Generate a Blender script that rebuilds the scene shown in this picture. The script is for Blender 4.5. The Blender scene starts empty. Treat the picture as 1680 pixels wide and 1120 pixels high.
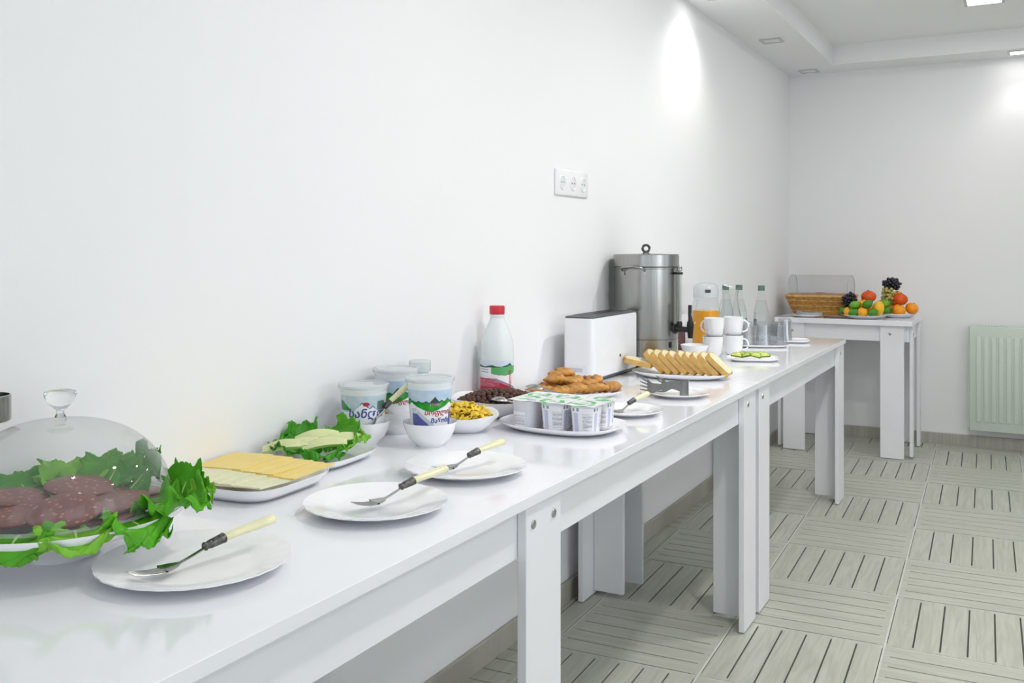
import bpy, bmesh, math, random
from mathutils import Vector, Matrix, noise
R = random.Random(7)
PI = math.pi
sc = bpy.context.scene
COL = sc.collection

# ------------------------------------------------------------------ camera
cam = bpy.data.cameras.new('camera')
cam.sensor_fit = 'HORIZONTAL'; cam.sensor_width = 36.0
cam.lens = 36.0 * 1560.0 / 1680.0
cam.shift_y = -151.0 / 1680.0
cam.clip_start = 0.02; cam.clip_end = 60
co = bpy.data.objects.new('camera', cam); COL.objects.link(co)
co.location = (1.352, 0.0, 1.172)
co.rotation_euler = (PI / 2, 0, math.atan(843 / 1560.0))
sc.camera = co

# ------------------------------------------------------------------ view, world, large lights
sc.view_settings.view_transform = 'Standard'
sc.view_settings.look = 'None'
sc.view_settings.gamma = 1.0
sc.view_settings.use_curve_mapping = False
sc.view_settings.exposure = 0.40
w = bpy.data.worlds.new('sky'); sc.world = w; w.use_nodes = True
w.node_tree.nodes['Background'].inputs[0].default_value = (0.80, 0.88, 1.0, 1)
w.node_tree.nodes['Background'].inputs[1].default_value = 1.0
cy = sc.cycles
cy.max_bounces = 10; cy.diffuse_bounces = 5; cy.glossy_bounces = 5
cy.transmission_bounces = 12; cy.transparent_max_bounces = 24
cy.caustics_reflective = False; cy.caustics_refractive = False
cy.sample_clamp_indirect = 6.0
cy.use_adaptive_sampling = True; cy.adaptive_threshold = 0.09; cy.adaptive_min_samples = 16

ROOM_X1, ROOM_Y0, ROOM_Y1 = 4.6, -2.6, 6.28
SOF_Z, CEIL_Z = 2.295, 2.41

def area_light(name, loc, rot, sx, sy, power, col=(1, 1, 1)):
    l = bpy.data.lights.new(name, 'AREA'); l.shape = 'RECTANGLE'
    l.size = sx; l.size_y = sy; l.energy = power; l.color = col
    o = bpy.data.objects.new(name, l); COL.objects.link(o)
    o.location = loc; o.rotation_euler = rot
    return o
# daylight through the windows of the wall opposite the buffet and of the end wall behind
WIN_R = [(-1.9, -0.1), (0.5, 2.3), (2.9, 4.5)]          # y ranges
WIN_F = [(0.6, 2.2), (2.7, 4.1)]                        # x ranges
DAY = (0.93, 0.95, 1.0)
for (a, b), pw in zip(WIN_R, (9, 19, 2.5)):
    area_light('window_daylight', (ROOM_X1 + 0.10, (a + b) / 2, 1.5), (0, PI / 2, 0), 1.4, b - a, pw, DAY)
for a, b in WIN_F:
    area_light('window_daylight', ((a + b) / 2, ROOM_Y0 - 0.10, 1.5), (PI / 2, 0, 0), b - a, 1.4, 5, DAY)

# ------------------------------------------------------------------ helpers
def lin(c):
    c = c / 255.0
    return c / 12.92 if c <= 0.04045 else ((c + 0.055) / 1.055) ** 2.4
def rgb(r, g, b): return (lin(r), lin(g), lin(b), 1.0)

def mat(name, col, rough=0.5, metal=0.0, spec=0.5, var=0.0, vscale=20.0, bump=0.0, bscale=60.0, coat=0.0, sss=0.0, stretch=None, attr=None):
    m = bpy.data.materials.new(name); m.use_nodes = True
    nt = m.node_tree; p = nt.nodes['Principled BSDF']
    p.inputs['Roughness'].default_value = rough; p.inputs['Metallic'].default_value = metal
    p.inputs['Specular IOR Level'].default_value = spec
    p.inputs['Coat Weight'].default_value = coat; p.inputs['Coat Roughness'].default_value = 0.05
    p.inputs['Base Color'].default_value = col
    if sss:
        p.inputs['Subsurface Weight'].default_value = sss; p.inputs['Subsurface Radius'].default_value = (0.01, 0.008, 0.006)
        p.inputs['Subsurface Scale'].default_value = 0.3
    src = None
    if var or bump:
        tc = nt.nodes.new('ShaderNodeTexCoord'); mp = nt.nodes.new('ShaderNodeMapping')
        nt.links.new(tc.outputs['Object'], mp.inputs['Vector'])
        if stretch: mp.inputs['Scale'].default_value = stretch
    if attr:
        a = nt.nodes.new('ShaderNodeVertexColor'); a.layer_name = attr; src = a.outputs['Color']
        nt.links.new(src, p.inputs['Base Color'])
    if var:
        n = nt.nodes.new('ShaderNodeTexNoise'); n.inputs['Scale'].default_value = vscale; n.inputs['Detail'].default_value = 4
        nt.links.new(mp.outputs['Vector'], n.inputs['Vector'])
        hs = nt.nodes.new('ShaderNodeMapRange'); hs.inputs['From Min'].default_value = 0.3; hs.inputs['From Max'].default_value = 0.7
        hs.inputs['To Min'].default_value = 1 - var; hs.inputs['To Max'].default_value = 1 + var
        nt.links.new(n.outputs['Fac'], hs.inputs['Value'])
        mx = nt.nodes.new('ShaderNodeVectorMath'); mx.operation = 'SCALE'
        mx.inputs[0].default_value = col[:3]
        if src: nt.links.new(src, mx.inputs[0])
        nt.links.new(hs.outputs['Result'], mx.inputs['Scale'])
        nt.links.new(mx.outputs['Vector'], p.inputs['Base Color'])
    if bump:
        n2 = nt.nodes.new('ShaderNodeTexNoise'); n2.inputs['Scale'].default_value = bscale; n2.inputs['Detail'].default_value = 3
        nt.links.new(mp.outputs['Vector'], n2.inputs['Vector'])
        b = nt.nodes.new('ShaderNodeBump'); b.inputs['Strength'].default_value = bump; b.inputs['Distance'].default_value = 0.002
        nt.links.new(n2.outputs['Fac'], b.inputs['Height']); nt.links.new(b.outputs['Normal'], p.inputs['Normal'])
    return m

def speckled(name, col, col2, scale, thr, rough=0.4, spec=0.5, soft=0.06):
    """base colour with voronoi flecks of a second colour"""
    m = mat(name, col, rough, spec=spec, var=0.12, vscale=40)
    nt = m.node_tree; p = nt.nodes['Principled BSDF']
    base = p.inputs['Base Color'].links[0].from_socket
    tc = nt.nodes.new('ShaderNodeTexCoord')
    v = nt.nodes.new('ShaderNodeTexVoronoi'); v.inputs['Scale'].default_value = scale
    nt.links.new(tc.outputs['Object'], v.inputs['Vector'])
    r = nt.nodes.new('ShaderNodeMapRange'); r.inputs['From Min'].default_value = thr + soft; r.inputs['From Max'].default_value = thr
    r.inputs['To Min'].default_value = 0; r.inputs['To Max'].default_value = 0.85
    nt.links.new(v.outputs['Distance'], r.inputs['Value'])
    mx = nt.nodes.new('ShaderNodeMix'); mx.data_type = 'RGBA'
    nt.links.new(r.outputs['Result'], mx.inputs['Factor'])
    nt.links.new(base, mx.inputs['A']); mx.inputs['B'].default_value = col2
    nt.links.new(mx.outputs['Result'], p.inputs['Base Color'])
    return m

def thin_glass(name, tint=(1, 1, 1, 1), ior=1.45, rough=0.02, body=0.0, bodycol=(0.9, 0.92, 0.95, 1)):
    """thin clear wall: see-through plus Fresnel reflection (and a little milky body)"""
    m = bpy.data.materials.new(name); m.use_nodes = True
    nt = m.node_tree; nt.nodes.clear()
    out = nt.nodes.new('ShaderNodeOutputMaterial')
    tr = nt.nodes.new('ShaderNodeBsdfTransparent'); tr.inputs['Color'].default_value = tint
    gl = nt.nodes.new('ShaderNodeBsdfGlossy'); gl.inputs['Roughness'].default_value = rough
    lw = nt.nodes.new('ShaderNodeLayerWeight'); lw.inputs['Blend'].default_value = 0.5
    pw = nt.nodes.new('ShaderNodeMath'); pw.operation = 'POWER'; pw.inputs[1].default_value = 4.0
    nt.links.new(lw.outputs['Facing'], pw.inputs[0])
    fr = nt.nodes.new('ShaderNodeMath'); fr.operation = 'MULTIPLY_ADD'
    f0 = ((ior - 1) / (ior + 1)) ** 2
    fr.inputs[1].default_value = 0.9 - f0; fr.inputs[2].default_value = f0
    nt.links.new(pw.outputs[0], fr.inputs[0])
    first = tr.outputs[0]
    if body:
        df = nt.nodes.new('ShaderNodeBsdfDiffuse'); df.inputs['Color'].default_value = bodycol
        m0 = nt.nodes.new('ShaderNodeMixShader'); m0.inputs[0].default_value = body
        nt.links.new(tr.outputs[0], m0.inputs[1]); nt.links.new(df.outputs[0], m0.inputs[2]); first = m0.outputs[0]
    mx = nt.nodes.new('ShaderNodeMixShader')
    nt.links.new(fr.outputs[0], mx.inputs[0]); nt.links.new(first, mx.inputs[1]); nt.links.new(gl.outputs[0], mx.inputs[2])
    nt.links.new(mx.outputs[0], out.inputs[0])
    return m

def real_glass(name, col=(0.97, 0.985, 0.98, 1), ior=1.45, rough=0.0):
    m = bpy.data.materials.new(name); m.use_nodes = True
    p = m.node_tree.nodes['Principled BSDF']
    p.inputs['Transmission Weight'].default_value = 1.0; p.inputs['IOR'].default_value = ior
    p.inputs['Roughness'].default_value = rough; p.inputs['Base Color'].default_value = col
    return m

def emit(name, col, s):
    m = bpy.data.materials.new(name); m.use_nodes = True
    nt = m.node_tree; nt.nodes.clear()
    out = nt.nodes.new('ShaderNodeOutputMaterial'); e = nt.nodes.new('ShaderNodeEmission')
    e.inputs[0].default_value = col; e.inputs[1].default_value = s
    nt.links.new(e.outputs[0], out.inputs[0]); return m

def tag(o, label, cat, group=None, kind=None):
    if label: o['label'] = label
    if cat: o['category'] = cat
    if group: o['group'] = group
    if kind: o['kind'] = kind
    return o
def link(name, me, m=None, parent=None, loc=(0, 0, 0), rot=(0, 0, 0), kind=None):
    o = bpy.data.objects.new(name, me); COL.objects.link(o)
    if m is not None and me is not None and not me.materials:
        for q in (m if isinstance(m, (list, tuple)) else [m]): me.materials.append(q)
    o.location = loc; o.rotation_euler = rot
    if parent: o.parent = parent
    if kind: o['kind'] = kind
    return o
def empty(name, loc, rz=0.0, label=None, cat=None, group=None, rot=None):
    o = bpy.data.objects.new(name, None); COL.objects.link(o); o.empty_display_size = 0.02
    o.location = loc; o.rotation_euler = rot if rot else (0, 0, rz)
    return tag(o, label, cat, group)
def copy_tree(o, parent=None):
    c = o.copy(); COL.objects.link(c)
    if parent: c.parent = parent
    for ch in [x for x in COL.objects if x.parent == o]: copy_tree(ch, c)
    return c
def struct(name, me, m): return link(name, me, m, kind='structure')

def fin(bm, name, smooth=40):
    bmesh.ops.recalc_face_normals(bm, faces=bm.faces)
    me = bpy.data.meshes.new(name); bm.to_mesh(me); bm.free()
    if smooth:
        for p in me.polygons: p.use_smooth = True
        me.set_sharp_from_angle(angle=math.radians(smooth))
    return me
def add_box(bm, a, b, bev=0.0, seg=1):
    r = bmesh.ops.create_cube(bm, size=1.0)
    for v in r['verts']:
        v.co = Vector([(a[i] + b[i]) / 2 + v.co[i] * (b[i] - a[i]) for i in range(3)])
    if bev:
        es = list({e for v in r['verts'] for e in v.link_edges})
        bmesh.ops.bevel(bm, geom=es, offset=bev, segments=seg, affect='EDGES', profile=0.5)
def box(a, b, bev=0.0, seg=1, name='box'):
    bm = bmesh.new(); add_box(bm, a, b, bev, seg); return fin(bm, name, 35 if bev else 0)
def add_lathe(bm, prof, seg=48, cap0=False, cap1=False, fr=None, sx=1.0, sy=1.0, off=(0, 0, 0)):
    rings = []
    for (r, z) in prof:
        ring = []
        for i in range(seg):
            a = 2 * PI * i / seg
            k = fr(a, r) if fr else 1.0
            ring.append(bm.verts.new((off[0] + math.cos(a) * r * k * sx, off[1] + math.sin(a) * r * k * sy, off[2] + z)))
        rings.append(ring)
    for q in range(len(rings) - 1):
        A, B = rings[q], rings[q + 1]
        for i in range(seg):
            bm.faces.new((A[i], A[(i + 1) % seg], B[(i + 1) % seg], B[i]))
    if cap0: bm.faces.new(rings[0][::-1])
    if cap1: bm.faces.new(rings[-1])
    return rings
def lathe(prof, seg=48, cap0=False, cap1=False, fr=None, name='lathe', smooth=40, sx=1.0, sy=1.0):
    bm = bmesh.new(); add_lathe(bm, prof, seg, cap0, cap1, fr, sx, sy); return fin(bm, name, smooth)
def sup(a, n):
    c, s = math.cos(a), math.sin(a)
    return (abs(c) ** n + abs(s) ** n) ** (-1.0 / n)
def add_tube(bm, pts, rad, seg=10, caps=True, flat=None):
    """tube along points; rad: number or list; flat=(kx,kz) scales the section"""
    pts = [Vector(p) for p in pts]; n = len(pts)
    rad = rad if isinstance(rad, (list, tuple)) else [rad] * n
    rings = []; up = Vector((0, 0, 1))
    for i, p in enumerate(pts):
        t = (pts[min(i + 1, n - 1)] - pts[max(i - 1, 0)]).normalized()
        ref = up if abs(t.z) < 0.95 else Vector((1, 0, 0))
        x = t.cross(ref).normalized(); z = x.cross(t).normalized()
        fx, fz = flat[i] if isinstance(flat, list) else (flat if flat else (1, 1))
        rings.append([bm.verts.new(p + x * (math.cos(2 * PI * k / seg) * rad[i] * fx) + z * (math.sin(2 * PI * k / seg) * rad[i] * fz)) for k in range(seg)])
    for q in range(n - 1):
        for k in range(seg):
            bm.faces.new((rings[q][k], rings[q][(k + 1) % seg], rings[q + 1][(k + 1) % seg], rings[q + 1][k]))
    if caps: bm.faces.new(rings[0][::-1]); bm.faces.new(rings[-1])
def tube(pts, rad, seg=10, name='tube', flat=None, smooth=50):
    bm = bmesh.new(); add_tube(bm, pts, rad, seg, True, flat); return fin(bm, name, smooth)
def grid(fn, nu, nv, name='grid', close_u=False, smooth=60, colf=None):
    """surface fn(u,v), u,v in 0..1; colf(u,v) gives a flat print colour per face"""
    vs = [fn(i / (nu if close_u else nu), j / nv) for j in range(nv + 1) for i in range(nu + (0 if close_u else 1))]
    W = nu if close_u else nu + 1; fs = []; cs = []
    for j in range(nv):
        for i in range(nu):
            a, b = i, (i + 1) % W
            fs.append((j * W + a, j * W + b, (j + 1) * W + b, (j + 1) * W + a))
            if colf: cs.append(colf((i + 0.5) / nu, (j + 0.5) / nv))
    me = bpy.data.meshes.new(name); me.from_pydata([tuple(v) for v in vs], [], fs); me.update()
    for p in me.polygons: p.use_smooth = True
    if smooth: me.set_sharp_from_angle(angle=math.radians(smooth))
    if colf:
        at = me.color_attributes.new('print', 'FLOAT_COLOR', 'CORNER')
        for p, c in zip(me.polygons, cs):
            for li in p.loop_indices: at.data[li].color = c
    return me
def solid(o, t, off=0.0):
    m = o.modifiers.new('thick', 'SOLIDIFY'); m.thickness = t; m.offset = off; return o

# ------------------------------------------------------------------ materials
WALL = mat('wall_paint', rgb(240, 240, 241), 0.75, spec=0.25, bump=0.05, bscale=180)
CEIL = mat('ceiling_paint', rgb(244, 244, 243), 0.85, spec=0.2, bump=0.04, bscale=150)
LAM = mat('white_laminate', rgb(236, 237, 241), 0.32, spec=0.5, var=0.012, vscale=6)
LAMTOP = mat('white_gloss_laminate', rgb(240, 241, 245), 0.10, spec=0.5, var=0.012, vscale=5, coat=0.25)
PORC = mat('white_porcelain', rgb(244, 244, 246), 0.12, spec=0.5, coat=0.4, var=0.008, vscale=8)
STEEL = mat('polished_steel', rgb(172, 172, 170), 0.2, 1.0, var=0.05, vscale=30)
TONG = mat('dull_tong_steel', rgb(140, 141, 140), 0.3, 1.0, var=0.08, vscale=30)
BOLT = mat('zinc_bolt', rgb(185, 187, 188), 0.28, 1.0, var=0.08, vscale=200)
BRUSH = mat('brushed_steel', rgb(168, 168, 164), 0.22, 1.0, var=0.07, vscale=25, bump=0.12, bscale=40, stretch=(14, 14, 0.35))
ORNATE = mat('antique_pewter', rgb(105, 104, 100), 0.35, 1.0, var=0.45, vscale=260, bump=0.9, bscale=260)
PEARL = mat('pearl_yellow_resin', rgb(236, 232, 190), 0.22, spec=0.5, var=0.07, vscale=40, sss=0.2, coat=0.3)
BLACKP = mat('black_plastic', rgb(22, 22, 24), 0.3, var=0.1, vscale=40)
DARKP = mat('dark_grey_plastic', rgb(74, 76, 78), 0.35, var=0.06, vscale=30)
WPLAS = mat('white_plastic', rgb(240, 241, 242), 0.25, var=0.01, vscale=12)
THIN = thin_glass('clear_acrylic')
DOME = thin_glass('clear_dome_plastic', (0.975, 0.98, 0.98, 1), 1.38, 0.015, 0.105, rgb(200, 203, 203))
GLASS = real_glass('clear_glass')
TUMB = thin_glass('tumbler_glass', (0.935, 0.942, 0.95, 1), 1.75, 0.06)
BOTG = thin_glass('bottle_glass', (0.965, 0.975, 0.972, 1), 1.5, 0.03)
CLOUD = thin_glass('cloudy_plastic', (0.95, 0.97, 0.98, 1), 1.4, 0.12, 0.45, rgb(222, 229, 233))
PRINT = mat('printed_label', (1, 1, 1, 1), 0.35, attr='print', var=0.02, vscale=60)

# ------------------------------------------------------------------ room shell
T_ROT = math.radians(1.88)
floor = struct('floor', box((0, ROOM_Y0, -0.08), (ROOM_X1, ROOM_Y1, -0.007)), mat('tile_grout', rgb(196, 198, 190), 0.7, var=0.05, vscale=30))
def woodtile(name, c1, c2):
    m = mat(name, c1, 0.42, spec=0.4, bump=0.06, bscale=90)
    nt = m.node_tree; p = nt.nodes['Principled BSDF']
    tc = nt.nodes.new('ShaderNodeTexCoord'); mp = nt.nodes.new('ShaderNodeMapping'); mp.inputs['Scale'].default_value = (34, 2.6, 1)
    oi = nt.nodes.new('ShaderNodeObjectInfo')
    ad = nt.nodes.new('ShaderNodeVectorMath'); ad.operation = 'ADD'
    mu = nt.nodes.new('ShaderNodeMath'); mu.operation = 'MULTIPLY'; mu.inputs[1].default_value = 37.0
    nt.links.new(oi.outputs['Random'], mu.inputs[0])
    nt.links.new(tc.outputs['Object'], mp.inputs['Vector']); nt.links.new(mp.outputs['Vector'], ad.inputs[0]); nt.links.new(mu.outputs[0], ad.inputs[1])
    n = nt.nodes.new('ShaderNodeTexNoise'); n.inputs['Scale'].default_value = 1.4; n.inputs['Detail'].default_value = 6; n.inputs['Distortion'].default_value = 1.3
    nt.links.new(ad.outputs[0], n.inputs['Vector'])
    cr = nt.nodes.new('ShaderNodeMix'); cr.data_type = 'RGBA'; cr.inputs['A'].default_value = c1; cr.inputs['B'].default_value = c2
    mr = nt.nodes.new('ShaderNodeMapRange'); mr.inputs['From Min'].default_value = 0.36; mr.inputs['From Max'].default_value = 0.68
    nt.links.new(n.outputs['Fac'], mr.inputs['Value']); nt.links.new(mr.outputs['Result'], cr.inputs['Factor'])
    nt.links.new(cr.outputs['Result'], p.inputs['Base Color'])
    return m
PLANK = woodtile('ash_wood_tile', rgb(191, 192, 180), rgb(174, 174, 162))
GROOVE = mat('tile_groove', rgb(74, 76, 72), 0.7, var=0.1, vscale=60)
# a tile is a dark bed with six grooved planks; plank edges meet near the tile border
TS, NP = 0.4415, 6
PW = (TS - 0.006) / NP
def plank_mesh():
    L = TS / 2 - 0.003; h = PW / 2; g = 0.0026; e = L - 0.016
    pl = [(-h, -L), (h, -L), (h, -e), (h - g, -e + 0.003), (h - g, e - 0.003), (h, e), (h, L), (-h, L), (-h, e), (-h + g, e - 0.003), (-h + g, -e + 0.003), (-h, -e)]
    bm = bmesh.new()
    top = [bm.verts.new((x, y, 0.0)) for x, y in pl]; bot = [bm.verts.new((x, y, -0.0035)) for x, y in pl]
    n = len(pl)
    bm.faces.new(top)
    for i in range(n): bm.faces.new((top[i], bot[i], bot[(i + 1) % n], top[(i + 1) % n]))
    bmesh.ops.recalc_face_normals(bm, faces=bm.faces)
    me = bpy.data.meshes.new('plank'); bm.to_mesh(me); bm.free(); me.materials.append(PLANK); return me
PLK = plank_mesh()
BED = box((-TS / 2 + .003, -TS / 2 + .003, -0.0068), (TS / 2 - .003, TS / 2 - .003, -0.003), name='tile_bed'); BED.materials.append(GROOVE)
org = Vector((0.970, 3.441)); ty = Vector((-math.sin(T_ROT), math.cos(T_ROT))); tx = Vector((math.cos(T_ROT), math.sin(T_ROT)))
cells = []
for i in range(-4, 10):
    for j in range(-15, 8):
        c = org + tx * ((i + 0.5) * TS) + ty * ((j - 0.5) * TS)
        if 0.16 < c.x < ROOM_X1 - 0.2 and ROOM_Y0 + 0.2 < c.y < ROOM_Y1 - 0.12 or (-0.2 < c.x < 0.5 and 0.5 < c.y < 6.5) or (c.x < 2.6 and 6.0 < c.y < 6.45):
            cells.append((i, j, c))
def vis(c):                                                           # tiles in or near the picture
    f = Vector((-0.4754, 0.8797)); r = Vector((0.8797, 0.4754)); d = c - Vector((1.352, 0)); z = d.dot(f)
    return z > 1.9 and -0.05 < d.dot(r) / z < 0.60 and (c.x < 2.0)
cells.sort(key=lambda q: (q[2] - Vector((1.352, 0))).length)
near = [q for q in cells if vis(q[2])][:49]
rest = [q for q in cells if q not in near]
for i, j, c in near:
    rz = T_ROT + (0 if (i + j) % 2 == 0 else PI / 2)
    t = link('floor_tile', BED, None, floor, (c.x, c.y, 0), (0, 0, rz))
    for k in range(NP):
        link('plank', PLK, None, t, (-NP * PW / 2 + PW * (k + 0.5), 0, 0))
bm = bmesh.new()
for i, j, c in rest:
    rz = T_ROT + (0 if (i + j) % 2 == 0 else PI / 2)
    M = Matrix.Translation((c.x, c.y, 0)) @ Matrix.Rotation(rz, 4, 'Z')
    for me, offs in ((PLK, [-NP * PW / 2 + PW * (k + 0.5) for k in range(NP)]), (BED, [0])):
        for ox in offs:
            n0 = len(bm.verts); f0 = len(bm.faces); bm.from_mesh(me); bm.verts.ensure_lookup_table(); bm.faces.ensure_lookup_table()
            for v in bm.verts[n0:]: v.co = M @ (v.co + Vector((ox, 0, 0)))
            for f in bm.faces[f0:]: f.material_index = 0 if me is PLK else 1
me = bpy.data.meshes.new('tiles_beyond'); bm.to_mesh(me); bm.free()
link('floor_tiling', me, [PLANK, GROOVE], floor, kind='stuff')

bm = bmesh.new()
for q in range(-16, 16):
    for d, e in ((tx, ty), (ty, tx)):
        p = org + d * (q * TS); a, b = p - e * 8, p + e * 7
        for A0, A1, lo, hi in ((0, 1, (0.0, ROOM_Y0), (ROOM_X1, ROOM_Y1)),):
            # clip the joint line to the room
            t0, t1 = -8.0, 7.0
            for ax in (0, 1):
                if abs(e[ax]) > 1e-6:
                    u0, u1 = sorted(((lo[ax] - p[ax]) / e[ax], (hi[ax] - p[ax]) / e[ax])); t0, t1 = max(t0, u0), min(t1, u1)
            if t1 - t0 > 0.05 and (abs(e[0]) > .5 or lo[0] < p.x < hi[0] + .3) and (abs(e[1]) > .5 or lo[1] < p.y < hi[1] + .3):
                a, b = p + e * t0, p + e * t1; n_ = d * 0.0031
                z0 = -0.0011 if d is tx else -0.0013
                bm.faces.new([bm.verts.new((v.x, v.y, z0)) for v in (a - n_, b - n_, b + n_, a + n_)])
link('grout', fin(bm, 'grout', 0), mat('pale_grout', rgb(206, 208, 200), 0.8, var=0.06, vscale=60), floor)

def wall_with_openings(axis, at, thick, a0, a1, z1, ops, zo=(0.8, 2.2)):
    """wall slab with window openings; axis 'x' = plane at x, runs along y"""
    bm = bmesh.new()
    def seg(p, q, z0, zz):
        if axis == 'x': add_box(bm, (at, p, z0), (at + thick, q, zz))
        else: add_box(bm, (p, at, z0), (q, at + thick, zz))
    cur = a0
    for p, q in ops:
        seg(cur, p, 0, z1); seg(p, q, 0, zo[0]); seg(p, q, zo[1], z1); cur = q
    seg(cur, a1, 0, z1)
    return fin(bm, 'wall', 0)
struct('wall_left', box((-0.12, ROOM_Y0, -0.08), (0, ROOM_Y1 + 0.12, CEIL_Z + 0.1)), WALL)
struct('wall_back', box((0, ROOM_Y1, -0.08), (ROOM_X1, ROOM_Y1 + 0.12, CEIL_Z + 0.1)), WALL)
struct('wall_right', wall_with_openings('x', ROOM_X1, 0.12, ROOM_Y0, ROOM_Y1 + 0.12, CEIL_Z + 0.1, WIN_R), WALL)
struct('wall_front', wall_with_openings('y', ROOM_Y0 - 0.12, 0.12, -0.12, ROOM_X1 + 0.12, CEIL_Z + 0.1, WIN_F), WALL)
WFR = mat('window_frame_white', rgb(236, 236, 236), 0.4, var=0.01); WGL = thin_glass('window_pane', (.97, .98, .98, 1), 1.4, .01)
for n_, (ax, a, b) in enumerate([('x', a, b) for a, b in WIN_R] + [('y', a, b) for a, b in WIN_F]):
    bm = bmesh.new(); gb = bmesh.new(); d0 = ROOM_X1 + .02 if ax == 'x' else ROOM_Y0 - .07
    def wb(bm_, p, q, z0, z1, t_=.05, o_=0.0):
        if ax == 'x': add_box(bm_, (d0 + o_, p, z0), (d0 + o_ + t_, q, z1))
        else: add_box(bm_, (p, d0 + o_, z0), (q, d0 + o_ + t_, z1))
    for p, q, z0, z1 in ((a, a + .06, .8, 2.2), (b - .06, b, .8, 2.2), (a + .06, b - .06, .8, .86), (a + .06, b - .06, 2.14, 2.2), ((a + b) / 2 - .03, (a + b) / 2 + .03, .86, 2.14)): wb(bm, p, q, z0, z1)
    fo = struct('window_%d' % (n_ + 1), fin(bm, 'window', 0), WFR)
    for p, q in ((a + .06, (a + b) / 2 - .03), ((a + b) / 2 + .03, b - .06)):
        gb = bmesh.new(); wb(gb, p, q, .86, 2.14, .004, .022); link('pane', fin(gb, 'pane', 0), WGL, fo)
struct('ceiling', box((0, ROOM_Y0, CEIL_Z), (ROOM_X1, ROOM_Y1, CEIL_Z + 0.1)), CEIL)
bm = bmesh.new()
add_box(bm, (0, ROOM_Y0, SOF_Z), (0.318, ROOM_Y1, CEIL_Z))
add_box(bm, (0.318, 6.02, SOF_Z), (ROOM_X1, ROOM_Y1, CEIL_Z))
struct('trim_1', fin(bm, 'soffit', 0), WALL)
BASE = woodtile('ash_wood_skirting', rgb(182, 179, 168), rgb(160, 156, 145))
struct('baseboard_left', box((0, ROOM_Y0, -0.005), (0.012, ROOM_Y1, 0.068), 0.003), BASE)
struct('baseboard_back', box((0.012, ROOM_Y1 - 0.012, -0.005), (ROOM_X1, ROOM_Y1, 0.068), 0.003), BASE)

# ------------------------------------------------------------------ recessed square downlights
LAMPFR = mat('lamp_frame_white', rgb(196, 198, 196), 0.4, var=0.02)
LAMPOFF = mat('lamp_glass_off', rgb(226, 228, 226), 0.3, var=0.02)
LAMPON = emit('lamp_glow', (1.0, 0.98, 0.95, 1), 14.0)
def downlight(x, y, z, on, label, power=9.0, s=0.055, beam='SPOT', cone=140):
    t = empty('recessed_downlight', (x, y, z), 0, label, 'downlight', 'recessed ceiling downlights')
    bm = bmesh.new()
    for a, b in (((-s, -s), (s, -s + .014)), ((-s, s - .014), (s, s)), ((-s, -s + .014), (-s + .014, s - .014)), ((s - .014, -s + .014), (s, s - .014))):
        add_box(bm, (a[0], a[1], -0.006), (b[0], b[1], 0.0))
    link('frame', fin(bm, 'frame', 0), LAMPFR, t)
    i = s - .014
    link('lens', box((-i, -i, -0.0035), (i, i, 0.0)), LAMPON if on else LAMPOFF, t)
    if on and beam == 'AREA':
        l = bpy.data.lights.new('downlight_beam', 'AREA'); l.shape = 'SQUARE'; l.size = 2 * i; l.energy = power; l.color = (1.0, 0.985, 0.965)
        o = bpy.data.objects.new('downlight_beam', l); COL.objects.link(o); o.location = (0, 0, -0.012); o.parent = t
    elif on:
        l = bpy.data.lights.new('downlight_beam', 'SPOT'); l.energy = power; l.spot_size = math.radians(cone); l.spot_blend = 0.9
        l.shadow_soft_size = 0.035; l.color = (1.0, 0.985, 0.96)
        o = bpy.data.objects.new('downlight_beam', l); COL.objects.link(o); o.location = (0, 0, -0.02); o.parent = t
downlight(0.150, 5.16, SOF_Z, False, 'square recessed downlight, dark, in the soffit above the bottles')
downlight(0.150, 6.15, SOF_Z, False, 'square recessed downlight, dark, in the soffit corner')
downlight(0.150, 4.13, SOF_Z, True, 'lit square downlight in the soffit throwing a bright cone on the left wall', 8)
downlight(1.315, 6.13, SOF_Z, True, 'lit downlight in the back soffit above the radiator', 2.6, 0.055, 'SPOT', 105)
downlight(1.17, 5.26, CEIL_Z, True, 'lit downlight in the flat ceiling at the top edge', 3, 0.09, 'AREA')
for k, (x, y) in enumerate([(1.3, 1.9), (2.6, 1.9), (1.3, 0.5), (2.6, 0.2), (2.7, 3.5), (1.2, 3.4), (2.7, 5.2)]):
    downlight(x, y, CEIL_Z, True, 'lit ceiling downlight out of view ' + ('above the plates', 'in mid room beside the plates', 'above the camera', 'behind the camera', 'in mid room beside the mugs', 'above the toaster', 'in the far corner beyond the radiator')[k], (9.0, 4.6, 1.0, 1.2, 3.2, 10.8, 0.6)[k], 0.07, 'AREA')

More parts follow.
